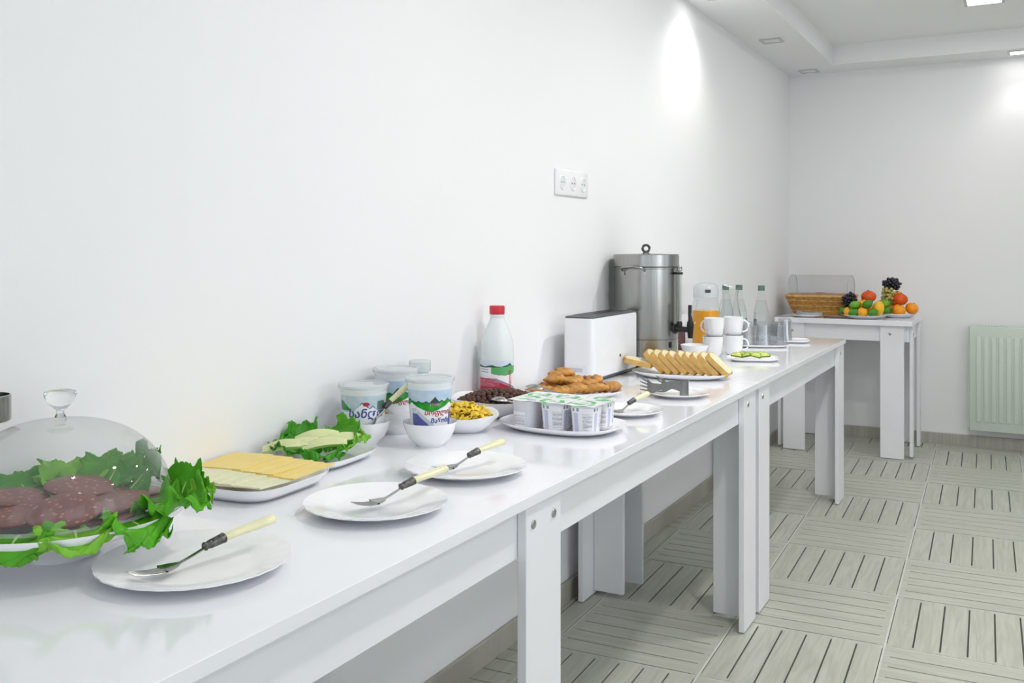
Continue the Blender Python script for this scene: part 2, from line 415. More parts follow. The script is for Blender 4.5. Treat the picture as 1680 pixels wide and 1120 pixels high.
# ------------------------------------------------------------------ tables
TZ = 0.75
def board(name, a, b, parent, m=LAM): return link(name, box(a, b, 0.0012), m, parent)
BOLT_ME = None
def bolt(parent, loc, axis):
    global BOLT_ME
    if BOLT_ME is None:
        BOLT_ME = lathe([(0.0, 0.0035), (0.004, 0.0035), (0.0075, 0.0022), (0.0085, 0.0)], 16, name='bolt', smooth=25); BOLT_ME.materials.append(BOLT)
    rot = {'x': (0, PI / 2, 0), '-y': (PI / 2, 0, 0)}[axis]
    link('bolt', BOLT_ME, None, parent, loc, rot)
def buffet_table(label, y0, y1, mids=(), bolts=2, first_side=0.10, inset=0.006):
    t = empty('buffet_table', (0.31, (y0 + y1) / 2, 0), 0, label, 'table', 'white buffet tables along the wall')
    ox, oy = -0.31, -(y0 + y1) / 2
    def B(n, a, b, m=LAM): return board(n, (a[0] + ox, a[1] + oy, a[2]), (b[0] + ox, b[1] + oy, b[2]), t, m)
    B('tabletop', (0.018, y0, TZ - 0.02), (0.606, y1, TZ), LAMTOP)
    za, zb = 0.638, TZ - 0.0205
    B('apron', (0.564, y0 + 0.02, za), (0.580, y1 - 0.02, zb)); B('apron', (0.062, y0 + 0.02, za), (0.078, y1 - 0.02, zb))
    B('apron', (0.0785, y0 + inset + 0.016, za), (0.5635, y0 + inset + 0.032, zb)); B('apron', (0.0785, y1 - 0.038, za), (0.5635, y1 - 0.022, zb))
    F = 0.004
    for s, ya, yb in ((0, y0 + inset, y0 + inset + 0.14), (1, y1 - 0.146, y1 - 0.006)):
        B('leg_board', (0.5805, ya, F), (0.598, yb, zb)); B('leg_board', (0.044, ya, F), (0.0615, yb, zb))
        ys = (y0 + inset + 0.0325, y0 + inset + 0.05) if s == 0 else (y1 - 0.056, y1 - 0.0385)
        wdt = first_side if s == 0 else 0.105
        B('leg_board', (0.580 - wdt, ys[0], F + .012), (0.5795, ys[1], zb - 0.0), LAM)
        B('leg_board', (0.0625, ys[0], F + .012), (0.0625 + wdt, ys[1], zb))
        for q in ((ya + 0.045, 0.694), ) if bolts == 1 else ((ya + 0.035, .694), (ya + 0.105, .694)):
            bolt(t, (0.598 + ox, q[0] + oy, q[1]), 'x')
    for ym in mids:
        B('leg_board', (0.5805, ym - 0.069, F), (0.598, ym + 0.069, zb)); B('leg_board', (0.044, ym - 0.069, F), (0.0615, ym + 0.069, zb))
        for d in (-0.043, 0.038): bolt(t, (0.598 + ox, ym + d + oy, .694), 'x')
    return t
buffet_table('long white buffet table carrying the cold cuts, plates and cereals', -0.02, 3.028, (1.516,), 1)
buffet_table('shorter white buffet table carrying the mugs, juice jug and glasses', 3.034, 4.69, (), 1, 0.125, 0.032)
CZ = 0.775
t = empty('corner_table', (0.425, 5.955, 0), 0, 'white side table in the corner carrying the basket and fruit', 'table')
ox, oy = -0.425, -5.955
def CB(n, a, b, m=LAM): return board(n, (a[0] + ox, a[1] + oy, a[2]), (b[0] + ox, b[1] + oy, b[2]), t, m)
CB('tabletop', (0.05, 5.66, CZ - 0.03), (0.80, 6.25, CZ), LAMTOP)
CB('apron', (0.09, 5.7005, .655), (0.765, 5.717, CZ - .0305)); CB('apron', (0.09, 6.20, .655), (0.765, 6.216, CZ - .0305))
CB('apron', (0.7655, 5.7005, .655), (0.781, 6.216, CZ - .0305)); CB('apron', (0.074, 5.7005, .655), (0.0895, 6.216, CZ - .0305))
for xa, xb in ((0.095, 0.218), (0.632, 0.756)):
    CB('leg_board', (xa, 5.682, .004), (xb, 5.70, CZ - .0305)); CB('leg_board', (xa, 6.2165, .004), (xb, 6.232, CZ - .0305))
    bolt(t, ((xa + xb) / 2 - .01 + ox, 5.682 + oy, .70), '-y')
for xs in (0.0565, 0.7815):
    CB('leg_board', (xs, 5.72, .014), (xs + .0165, 5.80, CZ - .0305)); CB('leg_board', (xs, 6.11, .004), (xs + .0165, 6.19, CZ - .0305))
bolt(t, (0.798 + ox, 5.745 + oy, .70), 'x')

# ------------------------------------------------------------------ radiator
RADM = mat('radiator_enamel', rgb(206, 217, 206), 0.3, var=0.01)
t = empty('radiator', (1.56, 6.20, 0.11), 0, 'pale panel radiator with vertical grooves on the back wall', 'radiator')
Wd, Hh = 1.0, 0.61
link('panel', box((-Wd / 2, -0.012, 0.0), (Wd / 2, 0.0, Hh), 0.006, 2), RADM, t)
link('panel', box((-Wd / 2, 0.045, 0.0), (Wd / 2, 0.055, Hh), 0.004), RADM, t)
n = 24; pit = (Wd - 0.06) / n
RIB = box((-pit * 0.34, -0.020, 0.055), (pit * 0.34, -0.011, Hh - 0.055), 0.0045, 2); RIB.materials.append(RADM)
for k in range(n): link('rib', RIB, None, t, (-Wd / 2 + 0.03 + pit * (k + 0.5), 0, 0))
for s in (-1, 1): link('side_cover', box((s * Wd / 2 - 0.006, -0.004, 0.02), (s * Wd / 2 + 0.006, 0.05, Hh + 0.004), 0.002), RADM, t)
g = link('top_grille', box((-Wd / 2 + .008, -0.004, Hh - 0.002), (Wd / 2 - .008, 0.045, Hh + 0.002)), RADM, t)
SL = box((-0.004, 0.002, Hh + 0.001), (0.004, 0.042, Hh + 0.007)); SL.materials.append(RADM)
for k in range(60): link('grille_slat', SL, None, g, (-Wd / 2 + .02 + k * (Wd - .04) / 59, 0, 0))
for s in (-.3, .3): link('bracket', box((s - .015, .055, .1), (s + .015, .08, Hh - .1)), RADM, t)

# ------------------------------------------------------------------ wall socket
t = empty('wall_socket', (0.0, 2.918, 1.394), 0, 'white triple wall socket on the left wall', 'socket')
link('frame', box((0.0, -0.128, -0.043), (0.009, 0.128, 0.043), 0.004, 2), WPLAS, t)
SOCK = mat('socket_recess_shade', rgb(224, 226, 228), 0.4, var=0.02)  # shading inside the socket recess, put into the disc colour
for k in (-1, 0, 1):
    bm = bmesh.new(); add_lathe(bm, [(0.0, 0.0095), (0.0185, 0.0095), (0.0195, 0.0125), (0.024, 0.0125), (0.0255, 0.0088)], 28)
    s = link('socket', fin(bm, 'socket', 30), WPLAS, t, (0, k * 0.083, 0), (0, PI / 2, 0))
    link('recess', lathe([(0.0, 0.0098), (0.0183, 0.0098)], 24), SOCK, s)
    for q in (-1, 1): link('pin_hole', lathe([(0.0, 0.0102), (0.0028, 0.0102), (0.0028, 0.009)], 10), BLACKP, s, (0, q * 0.0095, 0))
# steel cup fixed to the wall at the left picture edge
t = empty('wall_cup', (0.065, 0.826, 0.93), 0, 'brushed steel cup fixed to the wall at the left picture edge', 'cup')
link('cup', lathe([(0.0, 0.0), (0.029, 0.0), (0.031, 0.002), (0.031, 0.036), (0.029, 0.037), (0.0285, 0.004), (0.0, 0.003)], 40, name='cup', smooth=30), BRUSH, t)
link('bracket', box((-0.0645, -0.012, 0.008), (-0.030, 0.012, 0.026), 0.002), BRUSH, t)

# ------------------------------------------------------------------ crockery
def plate_mesh(r, h=0.017, sc_=26, amp=0.010, seg=156):
    """shallow dinner plate with a softly scalloped rim"""
    prof = [(0.0, 0.0042), (0.55 * r, 0.0042), (0.64 * r, 0.0062), (0.74 * r, 0.0105), (0.90 * r, h - 0.003), (0.985 * r, h - 0.0003), (r, h), (0.995 * r, h - 0.0022), (0.90 * r, h - 0.0065), (0.72 * r, 0.0045), (0.60 * r, 0.0012), (0.585 * r, 0.0), (0.55 * r, 0.0), (0.54 * r, 0.0012), (0.0, 0.0012)]
    def fr(a, q): return 1 + (amp * (abs(math.sin(sc_ * a / 2)) - 0.6) if q > 0.7 * r else 0) * ((q / r - 0.7) / 0.3)
    return lathe(prof, seg, fr=fr, name='plate')
def dish_mesh(rx, ry, h, n=3.0, foot=0.62, wall=0.003, seg=72, flat=0.70, tip=0.0):
    """oval / rounded-square serving dish; n = squareness, tip raises the corners"""
    prof = [(0.0, wall + .001), (flat, wall + .001), (flat + .08, wall + .0035), (0.5 * (1 + flat) + .02, h * 0.55), (0.985, h - .0008), (1.0, h), (0.995, h - 0.0022), (0.5 * (1 + flat) + .04, h * 0.45), (flat + .05, 0.002), (foot, 0.0), (0.0, 0.0)]
    bm = bmesh.new(); rings = []
    for q, z in prof:
        ring = []
        for i in range(seg):
            a = 2 * PI * i / seg; k = sup(a, n)
            zz = z + (tip * max(0, (q - flat) / (1 - flat)) * (abs(math.sin(2 * a)) ** 3) if tip else 0)
            ring.append(bm.verts.new((math.cos(a) * k * rx * max(q, 1e-4), math.sin(a) * k * ry * max(q, 1e-4), zz)))
        rings.append(ring)
    for q in range(len(rings) - 1):
        for i in range(seg):
            bm.faces.new((rings[q][i], rings[q][(i + 1) % seg], rings[q + 1][(i + 1) % seg], rings[q + 1][i]))
    bmesh.ops.remove_doubles(bm, verts=bm.verts, dist=1e-5)
    return fin(bm, 'dish', 50)
def bowl_mesh(r, h, foot=0.5):
    return lathe([(0.0, 0.007), (foot * r * .9, 0.007), (0.72 * r, 0.35 * h), (0.88 * r, 0.68 * h), (0.985 * r, h - .001), (r, h), (r * 1.0, h - .0015), (0.92 * r, 0.66 * h), (0.77 * r, 0.32 * h), (foot * r * 1.06, 0.004), (foot * r, 0.0), (foot * r * .9, 0.0), (foot * r * .88, 0.002), (0, 0.002)], 56, name='bowl')

PL24, PL22, PL18 = plate_mesh(0.1245), plate_mesh(0.1160), plate_mesh(0.092, 0.014)
def plate(me, x, y, label, group='scalloped white plates with forks', z=TZ):
    o = link('plate', me, PORC, None, (x, y, z), (0, 0, R.uniform(0, 6))); return tag(o, label, 'plate', group)
plate(PL24, 0.386, 0.906, 'white scalloped plate with fork nearest the camera, in front of the glass dome')
plate(PL22, 0.425, 1.252, 'second white scalloped plate with fork, in front of the cheese platter')
plate(PL22, 0.419, 1.542, 'third white scalloped plate with fork, in front of the yogurt bowls')
plate(PL18, 0.450, 2.292, 'small white plate with fork just behind the six yogurt pots')
plate(PL18, 0.470, 2.640, 'small white plate under the steel bread tongs')

def steelware(kind, p0, p1, label, lift0=0.004, group='cutlery with pearl yellow handles', flip=False, steel_only=False):
    """fork or spoon whose tip lies at p0 and handle end at p1 (world points)"""
    p0, p1 = Vector(p0), Vector(p1); d = p1 - p0; L = d.length
    rz = math.atan2(d.y, d.x); rp = -math.asin(d.z / L)
    t = empty(kind, p0, 0, label, kind, group, rot=(PI if flip else 0, rp if not flip else rp, rz))
    neck = 0.49 * L
    bm = bmesh.new()
    if kind == 'fork':
        bl = 0.20 * L                                              # tines
        for k in range(4):
            y = (k - 1.5) * 0.0062
            pts = [(0, y * .95, 0.006), (0.3 * bl, y, 0.002), (0.65 * bl, y, -0.002), (1.08 * bl, y, -0.0045)]
            add_tube(bm, pts, [0.0012, 0.0019, 0.0021, 0.0022], 6, True, (1, .6))
        def fbody(u, v):
            x = bl + u * (neck - bl); s = min(1, (u / 0.36))
            wd = 0.0125 * (1 - s) ** 0.5 * 1.0 + 0.0026 if u < 0.36 else 0.0026 + 0.0
            wd = max(wd, 0.0028); z = -0.0042 + 0.0115 * (u ** 1.4) + 0.003 * ((2 * v - 1) ** 2) * (1 - s)
            return (x, (2 * v - 1) * wd, z)
        n0 = len(bm.verts)
        vs = [[bm.verts.new(fbody(i / 18, j / 4)) for j in range(5)] for i in range(19)]
        lo = [[bm.verts.new(Vector(fbody(i / 18, j / 4)) - Vector((0, 0, 0.0016))) for j in range(5)] for i in range(19)]
        for i in range(18):
            for j in range(4):
                bm.faces.new((vs[i][j], vs[i + 1][j], vs[i + 1][j + 1], vs[i][j + 1])); bm.faces.new((lo[i][j], lo[i][j + 1], lo[i + 1][j + 1], lo[i + 1][j]))
            for j in (0, 4): bm.faces.new((vs[i][j], lo[i][j], lo[i + 1][j], vs[i + 1][j]))
        zn = 0.0073
    else:
        bl = 0.27 * L; zn = 0.008
        def sb(u, v, dz):
            a = 2 * PI * v
            return (bl / 2 + math.cos(a) * u * bl / 2, math.sin(a) * u * bl * 0.31, -0.009 * (1 - u * u) + 0.002 + dz)
        for dz in (0, -0.0014):
            rows = [[bm.verts.new(sb(max(i / 6, .02), j / 24, dz)) for j in range(24)] for i in range(7)]
            for i in range(6):
                for j in range(24): bm.faces.new((rows[i][j], rows[i][(j + 1) % 24], rows[i + 1][(j + 1) % 24], rows[i + 1][j]))
            if dz == 0: top = rows[6]
            else:
                for j in range(24): bm.faces.new((top[j], top[(j + 1) % 24], rows[6][(j + 1) % 24], rows[6][j]))
        add_tube(bm, [(bl - .003, 0, 0.001), (bl + .02, 0, 0.004), (neck, 0, zn - 0.0008)], [0.003, 0.0026, 0.0028], 8)
    link('head', fin(bm, 'head', 50), STEEL, t)
    fe = 0.155 * L
    bm = bmesh.new()
    add_tube(bm, [(neck - .004 + fe * q, 0, zn + 0.0004 + 0.004 * q) for q in (0, .06, .12, .2, .3, .5, .8, .97, 1)], [.003, .0062, .0070, .0054, .0068, .0070, .0076, .0082, .0070], 12, True, (1, .85))
    link('ferrule', fin(bm, 'ferrule', 60), ORNATE if not steel_only else STEEL, t)
    bm = bmesh.new()
    h0 = neck + fe - .006; hl = L - h0
    add_tube(bm, [(h0 + hl * q, 0, zn + .0045 + 0.0035 * q) for q in (0, .1, .3, .6, .85, .95, .99, 1)], [.0066, .0072, .0076, .0086, .0094, .0086, .0055, .001], 14, True, (1, .72))
    link('handle', fin(bm, 'handle', 60), PEARL if not steel_only else STEEL, t)
    return t
steelware('fork', (0.375, 0.812, 0.7645), (0.428, 1.014, 0.7815), 'fork with pearl yellow handle on the plate nearest the camera')
steelware('fork', (0.418, 1.204, 0.7650), (0.480, 1.382, 0.7830), 'fork with pearl yellow handle on the second plate')
steelware('fork', (0.394, 1.473, 0.7650), (0.456, 1.628, 0.7830), 'fork with pearl yellow handle on the third plate')
steelware('fork', (0.440, 2.205, 0.7625), (0.487, 2.350, 0.7830), 'fork with pearl yellow handle on the small plate behind the yogurt pots')

# ------------------------------------------------------------------ lettuce
def leafmat(name, c, c2):
    m = mat(name, c, 0.42, spec=0.4, var=0.22, vscale=30, bump=0.5, bscale=70)
    nt = m.node_tree; p = nt.nodes['Principled BSDF']; out = nt.nodes['Material Output']
    tl = nt.nodes.new('ShaderNodeBsdfTranslucent'); tl.inputs[0].default_value = c2
    mx = nt.nodes.new('ShaderNodeMixShader'); mx.inputs[0].default_value = 0.30
    nt.links.new(p.outputs[0], mx.inputs[1]); nt.links.new(tl.outputs[0], mx.inputs[2]); nt.links.new(mx.outputs[0], out.inputs[0])
    return m
LEAF = [leafmat('lettuce_green', rgb(96, 182, 36), rgb(136, 214, 50)), leafmat('lettuce_light_green', rgb(140, 206, 64), rgb(166, 226, 84)), leafmat('lettuce_deep_green', rgb(70, 160, 28), rgb(110, 190, 40))]
RIBM = mat('lettuce_rib', rgb(196, 222, 140), 0.4, var=0.1)
def leaf(loc, rz, L, W, tilt, label, group, mi=0, bend=0.5, ruff=0.012, seed=0, droop=0.0):
    t = empty('lettuce_leaf', loc, rz, label, 'lettuce', group)
    rr = random.Random(seed * 13 + 5); ph = rr.uniform(0, 6); k1 = rr.uniform(5, 7); k2 = rr.uniform(13, 17)
    nu, nv = 60, 36
    def mid(s):
        # centre line in the x-z plane: starts with the given tilt and bends
        x = z = 0.0; n = 12
        for i in range(n):
            q = s * (i + .5) / n; a = tilt + bend * q - droop * q * q
            x += math.cos(a) * L * s / n; z += math.sin(a) * L * s / n
        return x, z
    def fn(u, v):
        s = u; tt = 2 * v - 1
        ed = 1 + (0.09 * math.sin(k2 * s * 2 + ph + 3 * tt) + 0.07 * math.sin(k2 * s * 5.3 + 2 * ph)) * abs(tt) ** 3
        wd = W * (0.22 + 0.78 * math.sin(min(1, (s * 1.06)) ** 0.75 * PI * 0.80) ** 0.9) * ed
        ss = s * (1 - 0.16 * tt * tt) + 0.018 * math.sin(9 * tt + ph) * s * s + 0.016 * math.sin(23 * tt + ph) * s ** 3 + 0.012 * math.sin(41 * tt + ph) * s ** 4
        x, z = mid(ss)
        am = ruff * (abs(tt) ** 1.6 + max(0, s - 0.62) * 1.6)
        z += am * math.sin(k1 * 2 * s * (1 if tt > 0 else 1.1) + ph + (1.7 if tt > 0 else 0)) + am * 0.55 * math.sin(k2 * 2.1 * s + 2 * ph + 7 * tt)
        z += 0.22 * abs(tt) ** 2 * wd * 0.5
        return (x, tt * wd / 2, z)
    b = link('blade', grid(fn, nu, nv, 'blade', smooth=0), LEAF[mi], t); solid(b, 0.0006)
    pts = [(mid(s)[0], 0, mid(s)[1] + 0.0004) for s in (.06, .15, .3, .45, .6)]
    link('rib', tube(pts, [.0020, .0022, .0018, .0012, .0005], 8, flat=(1, .6)), RIBM, t)
    return t

# ------------------------------------------------------------------ cold cut platter under the dome
PX, PY, PZ = 0.175, 0.864, TZ + 0.046
t = empty('cake_stand', (PX, PY, TZ), 0, None, None)
link('platter', dish_mesh(0.164, 0.164, 0.018, 2.0, foot=.80, flat=0.87), PORC, t, (0, 0, PZ - TZ))
link('foot', lathe([(0, 0), (.048, 0), (.050, .003), (.044, .008), (.024, .018), (.021, .034), (.032, .0458), (0, .0458)], 48), PORC, t)
tag(t, 'round white footed platter of salami and lettuce under the clear dome', 'cake stand')
GR = 'lettuce leaves on the salami platter'
# (angle in degrees in the table plane, start radius, length, width, tilt, bend)
LV = [(-58, .128, .046, .095, .15, -1.5, 'frilly lettuce leaf hanging over the front rim below the salami', 0, .008),
      (-30, .126, .052, .095, .15, -1.4, 'light frilly lettuce leaf drooping over the front right rim of the stand', 1, .008),
      (0, .120, .068, .100, .18, -1.0, 'frilly lettuce leaf drooping at the right front beside the near plate', 0, .010),
      (24, .105, .104, .115, .30, -.45, 'frilly lettuce leaf lying out to the right beyond the dome', 0, .013),
      (72, .075, .085, .110, .55, .55, 'tall lettuce leaf standing behind the right salami slices', 2, .010),
      (104, .075, .085, .105, .55, .50, 'lettuce leaf standing behind the middle of the salami', 0, .010),
      (136, .075, .080, .100, .45, .4, 'light lettuce leaf behind the left salami slices near the wall', 1, .009),
      (170, .080, .075, .100, .36, .3, 'dark lettuce leaf behind the salami at the left picture edge', 2, .009),
      (-88, .128, .044, .090, .15, -1.5, 'dark frilly lettuce leaf on the front rim below the left salami slices', 2, .008),
      (-120, .128, .044, .090, .15, -1.4, 'frilly lettuce leaf on the stand rim at the left picture edge', 0, .008)]
for k, (ang, r0, L, W, ti, be, lb, mi, rf) in enumerate(LV):
    a = math.radians(ang)
    leaf((PX + math.cos(a) * r0, PY + math.sin(a) * r0, PZ + (0.0175 if r0 > .1 else 0.0125)), a, L, W, ti, lb, GR, mi, be, rf, k)
for (r_, f_, ang, L, W, ti, be, mi, lb) in [(.150, .030, 96, .050, .072, .85, .35, 0, 'lettuce leaf standing up outside the dome on the right'), (.172, -.005, 64, .050, .062, .50, .25, 1, 'light lettuce leaf curling up at the right rim of the stand')]:
    leaf((PX + r_ * .8797 - f_ * .4754, PY + r_ * .4754 + f_ * .8797, PZ + .018), math.radians(ang), L, W, ti, lb, GR, mi, be, .009, 77 + mi)
SAL = speckled('salami_meat', rgb(118, 58, 46), rgb(186, 128, 108), 95, 0.14, 0.38, soft=0.16)
RIND = mat('salami_rind', rgb(92, 34, 24), 0.45, var=0.15)
def salami_mesh(r, seed):
    rr = random.Random(seed); ph = rr.uniform(0, 6)
    def hz(x, y): return 0.0035 * math.sin(22 * x + ph) + 0.003 * math.cos(26 * y + ph * 2)
    bm = bmesh.new(); prof = [(0.0, .002), (.5 * r, .002), (.97 * r, .002), (r, .0012), (r, -.0012), (.97 * r, -.002), (0, -.002)]
    add_lathe(bm, prof, 36, sx=1.0, sy=0.9)
    for f in bm.faces:
        c = f.calc_center_median(); f.material_index = 1 if math.hypot(c.x, c.y / .9) > .965 * r else 0
    for v in bm.verts: v.co.z += hz(v.co.x, v.co.y)
    me = fin(bm, 'salami', 40); me.materials.append(SAL); me.materials.append(RIND); return me
SM = [salami_mesh(0.047, s) for s in range(4)]
SG = 'salami slices on the platter'
# slices: dx, dy from platter centre, height, tilt x, tilt y
SS = [(-.085, -.035, .022, .10, .05, 'salami slice at the left end of the heap, lowest layer'), (-.070, -.070, .024, .08, .04, 'salami slice low at the left front of the dome rim'),
      (-.045, .035, .028, -.05, .05, 'salami slice at the left back leaning on lettuce'), (-.030, -.072, .030, .20, .02, 'salami slice left of the large front slice'),
      (.000, -.030, .032, .06, .00, 'salami slice in the very centre of the heap'), (-.060, -.015, .036, .10, .12, 'salami slice on top at the left of the heap'),
      (.078, -.060, .022, .05, -.05, 'salami slice low at the right front of the dome rim'), (.096, .012, .024, -.05, -.02, 'salami slice at the far right end of the heap'),
      (.058, .038, .030, -.06, .10, 'salami slice at the right back under the lettuce'), (.010, .030, .040, .16, .16, 'salami slice tilted up at the back with its dark edge showing'),
      (.084, -.028, .034, .08, -.06, 'salami slice on top at the right of the heap'), (.040, -.078, .036, .34, .02, 'large salami slice tilted towards the room at the front centre'),
      (.040, -.005, .036, .05, -.03, 'salami slice just right of the centre'), (.070, .060, .026, .0, .1, 'salami slice farthest back on the right')]
for k, (dx, dy, z, rx, ry, lb) in enumerate(SS):
    o = link('salami_slice', SM[k % 4], None, None, (PX + dx * .8797 - dy * .4754, PY + dx * .4754 + dy * .8797, PZ + z - .002), (rx, ry, .4956))
    tag(o, lb, 'salami', SG)
# dome
t = empty('dome_cover', (PX - 0.002, PY - 0.001, PZ + 0.0215), 0, 'clear plastic dome cover with knob over the salami platter', 'dome')
DR, DH = 0.147, 0.117
prof = [(DR + .003, 0.0), (DR, 0.001)] + [(DR * math.cos(a) ** 0.85, 0.002 + DH * math.sin(a)) for a in [PI / 2 * q / 22 for q in range(1, 22)]] + [(0.004, DH + .002)]
link('shell', lathe(prof, 72, name='shell', smooth=60), DOME, t)
link('rim', lathe([(DR + .0035, -.001), (DR + .0035, .003), (DR - .0005, .003), (DR - .0005, -.001), (DR + .0035, -.001)], 72, smooth=30), thin_glass('dome_rim_plastic', (.86, .9, .9, 1), 1.5, .03, .10), t)
kp = [(0.0085, 0.0), (0.0075, .004), (0.0048, .009), (0.0055, .013), (0.009, .016), (.0165, .024), (.0205, .031), (.0212, .036), (.0195, .0395), (.014, .041), (.0, .0415)]
link('knob', lathe([(r, DH + .0015 + z) for r, z in kp], 32, smooth=60), GLASS, t)

# ------------------------------------------------------------------ cheese platter
CXc, CYc = 0.132, 1.262
o = link('cheese_platter', dish_mesh(0.128, 0.112, 0.026, 4.5, flat=0.78), PORC, None, (CXc, CYc, TZ), (0, 0, 0.05))
tag(o, 'white rounded rectangular platter holding two kinds of sliced cheese', 'platter')
YEL = mat('yellow_cheese', rgb(240, 212, 122), 0.42, spec=0.4, var=0.03, vscale=14, sss=0.15)
PAL = mat('pale_cheese', rgb(228, 226, 190), 0.42, spec=0.4, var=0.03, vscale=14, sss=0.15)
def slice_me(sx, sy, th, m, wob, seed):
    rr = random.Random(seed); p = rr.uniform(0, 6)
    bm = bmesh.new(); add_box(bm, (-sx, -sy, -th), (sx, sy, th))
    bmesh.ops.subdivide_edges(bm, edges=[e for e in bm.edges if abs(e.verts[0].co.z - e.verts[1].co.z) < 1e-6], cuts=5, use_grid_fill=True)
    for v in bm.verts: v.co.z += wob * math.sin(v.co.x * 30 + p) + wob * math.cos(v.co.y * 34 + p)
    me = fin(bm, 'slice', 40); me.materials.append(m); return me
for k in range(7):
    x = CXc - 0.076 + k * 0.0262
    o = link('cheese_slice', slice_me(.048, .052, .0010, YEL, .0005, k), None, None, (x, CYc + 0.048 - 0.002 * k, TZ + 0.0300 + 0.0004 * k), (0.05, -0.055, R.uniform(-.05, .05)))
    tag(o, ['yellow cheese slice at the wall end of the platter', 'second yellow cheese slice from the wall', 'third yellow cheese slice from the wall', 'middle yellow cheese slice of the row', 'third yellow cheese slice from the front', 'second yellow cheese slice from the front', 'yellow cheese slice lying uncovered at the front end'][k], 'cheese', 'yellow cheese slices')
for k in range(6):
    x = CXc - 0.072 + k * 0.029
    o = link('cheese_slice', slice_me(.048, .050, .0013, PAL, .0005, k + 20), None, None, (x, CYc - 0.046, TZ + 0.0262 + 0.0003 * k), (-0.03, -0.055, R.uniform(-.04, .04)))
    tag(o, ['pale cheese slice at the wall end of the platter', 'second pale cheese slice from the wall', 'third pale cheese slice from the wall', 'third pale cheese slice from the front', 'second pale cheese slice from the front', 'pale cheese slice lying uncovered at the front end'][k], 'cheese', 'pale cheese slices')

# ------------------------------------------------------------------ salad plate with pale wedges
SX, SY = 0.108, 1.487
o = link('salad_dish', dish_mesh(0.098, 0.098, 0.020, 4.0, flat=0.74), PORC, None, (SX, SY, TZ), (0, 0, 0.08))
tag(o, 'small white square dish of lettuce and pale melon wedges', 'dish')
for k, (ang, r0, L, W, ti, be, mi, lb) in enumerate([(150, .03, .085, .09, .42, .2, 2, 'dark lettuce leaf at the wall side of the small dish'), (80, .03, .085, .09, .62, .25, 0, 'bright lettuce leaf rising behind the melon wedges'), (28, .03, .085, .085, .40, .2, 1, 'light lettuce leaf at the right corner of the small dish'), (215, .03, .075, .085, .34, .1, 2, 'dark lettuce leaf at the left corner of the small dish'), (-40, .02, .07, .08, .16, .05, 2, 'lettuce leaf under the front melon wedges')]):
    a = math.radians(ang)
    leaf((SX + math.cos(a) * r0, SY + math.sin(a) * r0, TZ + 0.0125), a, L, W, ti, lb, 'lettuce leaves on the small dish', mi, be, .008, 40 + k)
MEL = mat('pale_melon_flesh', rgb(226, 230, 178), 0.35, var=0.06, vscale=30, sss=0.2)
MELR = mat('pale_green_rind', rgb(196, 222, 140), 0.4, var=0.08, vscale=30)
def wedge_mesh(L, w, h):
    """tapered wedge with a rounded rind side"""
    bm = bmesh.new(); n = 14; rings = []
    for i in range(n + 1):
        u = i / n; k = (0.35 + 0.65 * math.sin(PI * (0.12 + 0.80 * u)) ** 0.7); x = (u - .5) * L
        zz = 0.006 * math.sin(PI * u)
        sec = [(-w * k, 0), (-w * .75 * k, -h * .5 * k), (0, -h * .72 * k), (w * .75 * k, -h * .5 * k), (w * k, 0), (0.25 * w * k, h * k)]
        rings.append([bm.verts.new((x, y, z + zz)) for y, z in sec])
    for i in range(n):
        for j in range(6):
            f = bm.faces.new((rings[i][j], rings[i][(j + 1) % 6], rings[i + 1][(j + 1) % 6], rings[i + 1][j])); f.material_index = 1 if j < 4 else 0
    bm.faces.new(rings[0][::-1]); bm.faces.new(rings[-1])
    me = fin(bm, 'wedge', 35); me.materials.append(MEL); me.materials.append(MELR); return me
WM = wedge_mesh(0.088, 0.0105, 0.012)
for k, (dx, dy, z, rz, rx, lb) in enumerate([(-.040, -.050, .031, .62, .25, 'pale melon wedge leftmost in the small dish'), (-.012, -.026, .033, .66, .2, 'pale melon wedge second from the left in the small dish'), (-.022, .024, .040, .72, .3, 'pale melon wedge at the back, upper layer of the small dish'), (.022, -.006, .033, .72, .2, 'pale melon wedge at the front of the small dish'), (.030, .036, .036, .80, .25, 'pale melon wedge rightmost in the small dish')]):
    tag(link('melon_wedge', WM, None, None, (SX + dx, SY + dy, TZ + z), (rx, -0.10, rz)), lb, 'melon', 'melon wedges')

# ------------------------------------------------------------------ text on packaging
def text_mesh(s, size, place, extr=0.0, shear=0.0, bold=0.0):
    """flat print: letters laid onto a surface by place(x, y)"""
    cu = bpy.data.curves.new('t', 'FONT'); cu.body = s; cu.size = size; cu.align_x = 'CENTER'; cu.shear = shear; cu.offset = bold; cu.resolution_u = 2
    o = bpy.data.objects.new('t', cu); COL.objects.link(o)
    dg = bpy.context.evaluated_depsgraph_get(); me = bpy.data.meshes.new_from_object(o.evaluated_get(dg))
    COL.objects.unlink(o); bpy.data.objects.remove(o); bpy.data.curves.remove(cu)
    bm = bmesh.new(); bm.from_mesh(me); bmesh.ops.triangulate(bm, faces=bm.faces)
    for v in bm.verts: v.co = Vector(place(v.co.x, v.co.y))
    bm.to_mesh(me); bm.free(); me.materials.clear(); me.name = 'lettering'; return me
INKB = mat('blue_ink', rgb(70, 78, 150), 0.4, var=0.03); INKR = mat('red_ink', rgb(170, 40, 50), 0.4, var=0.03)
INKK = mat('black_ink', rgb(40, 40, 46), 0.4, var=0.03); INKW = mat('white_ink', rgb(245, 245, 245), 0.4, var=0.02)
def C(r, g, b): return rgb(r, g, b)

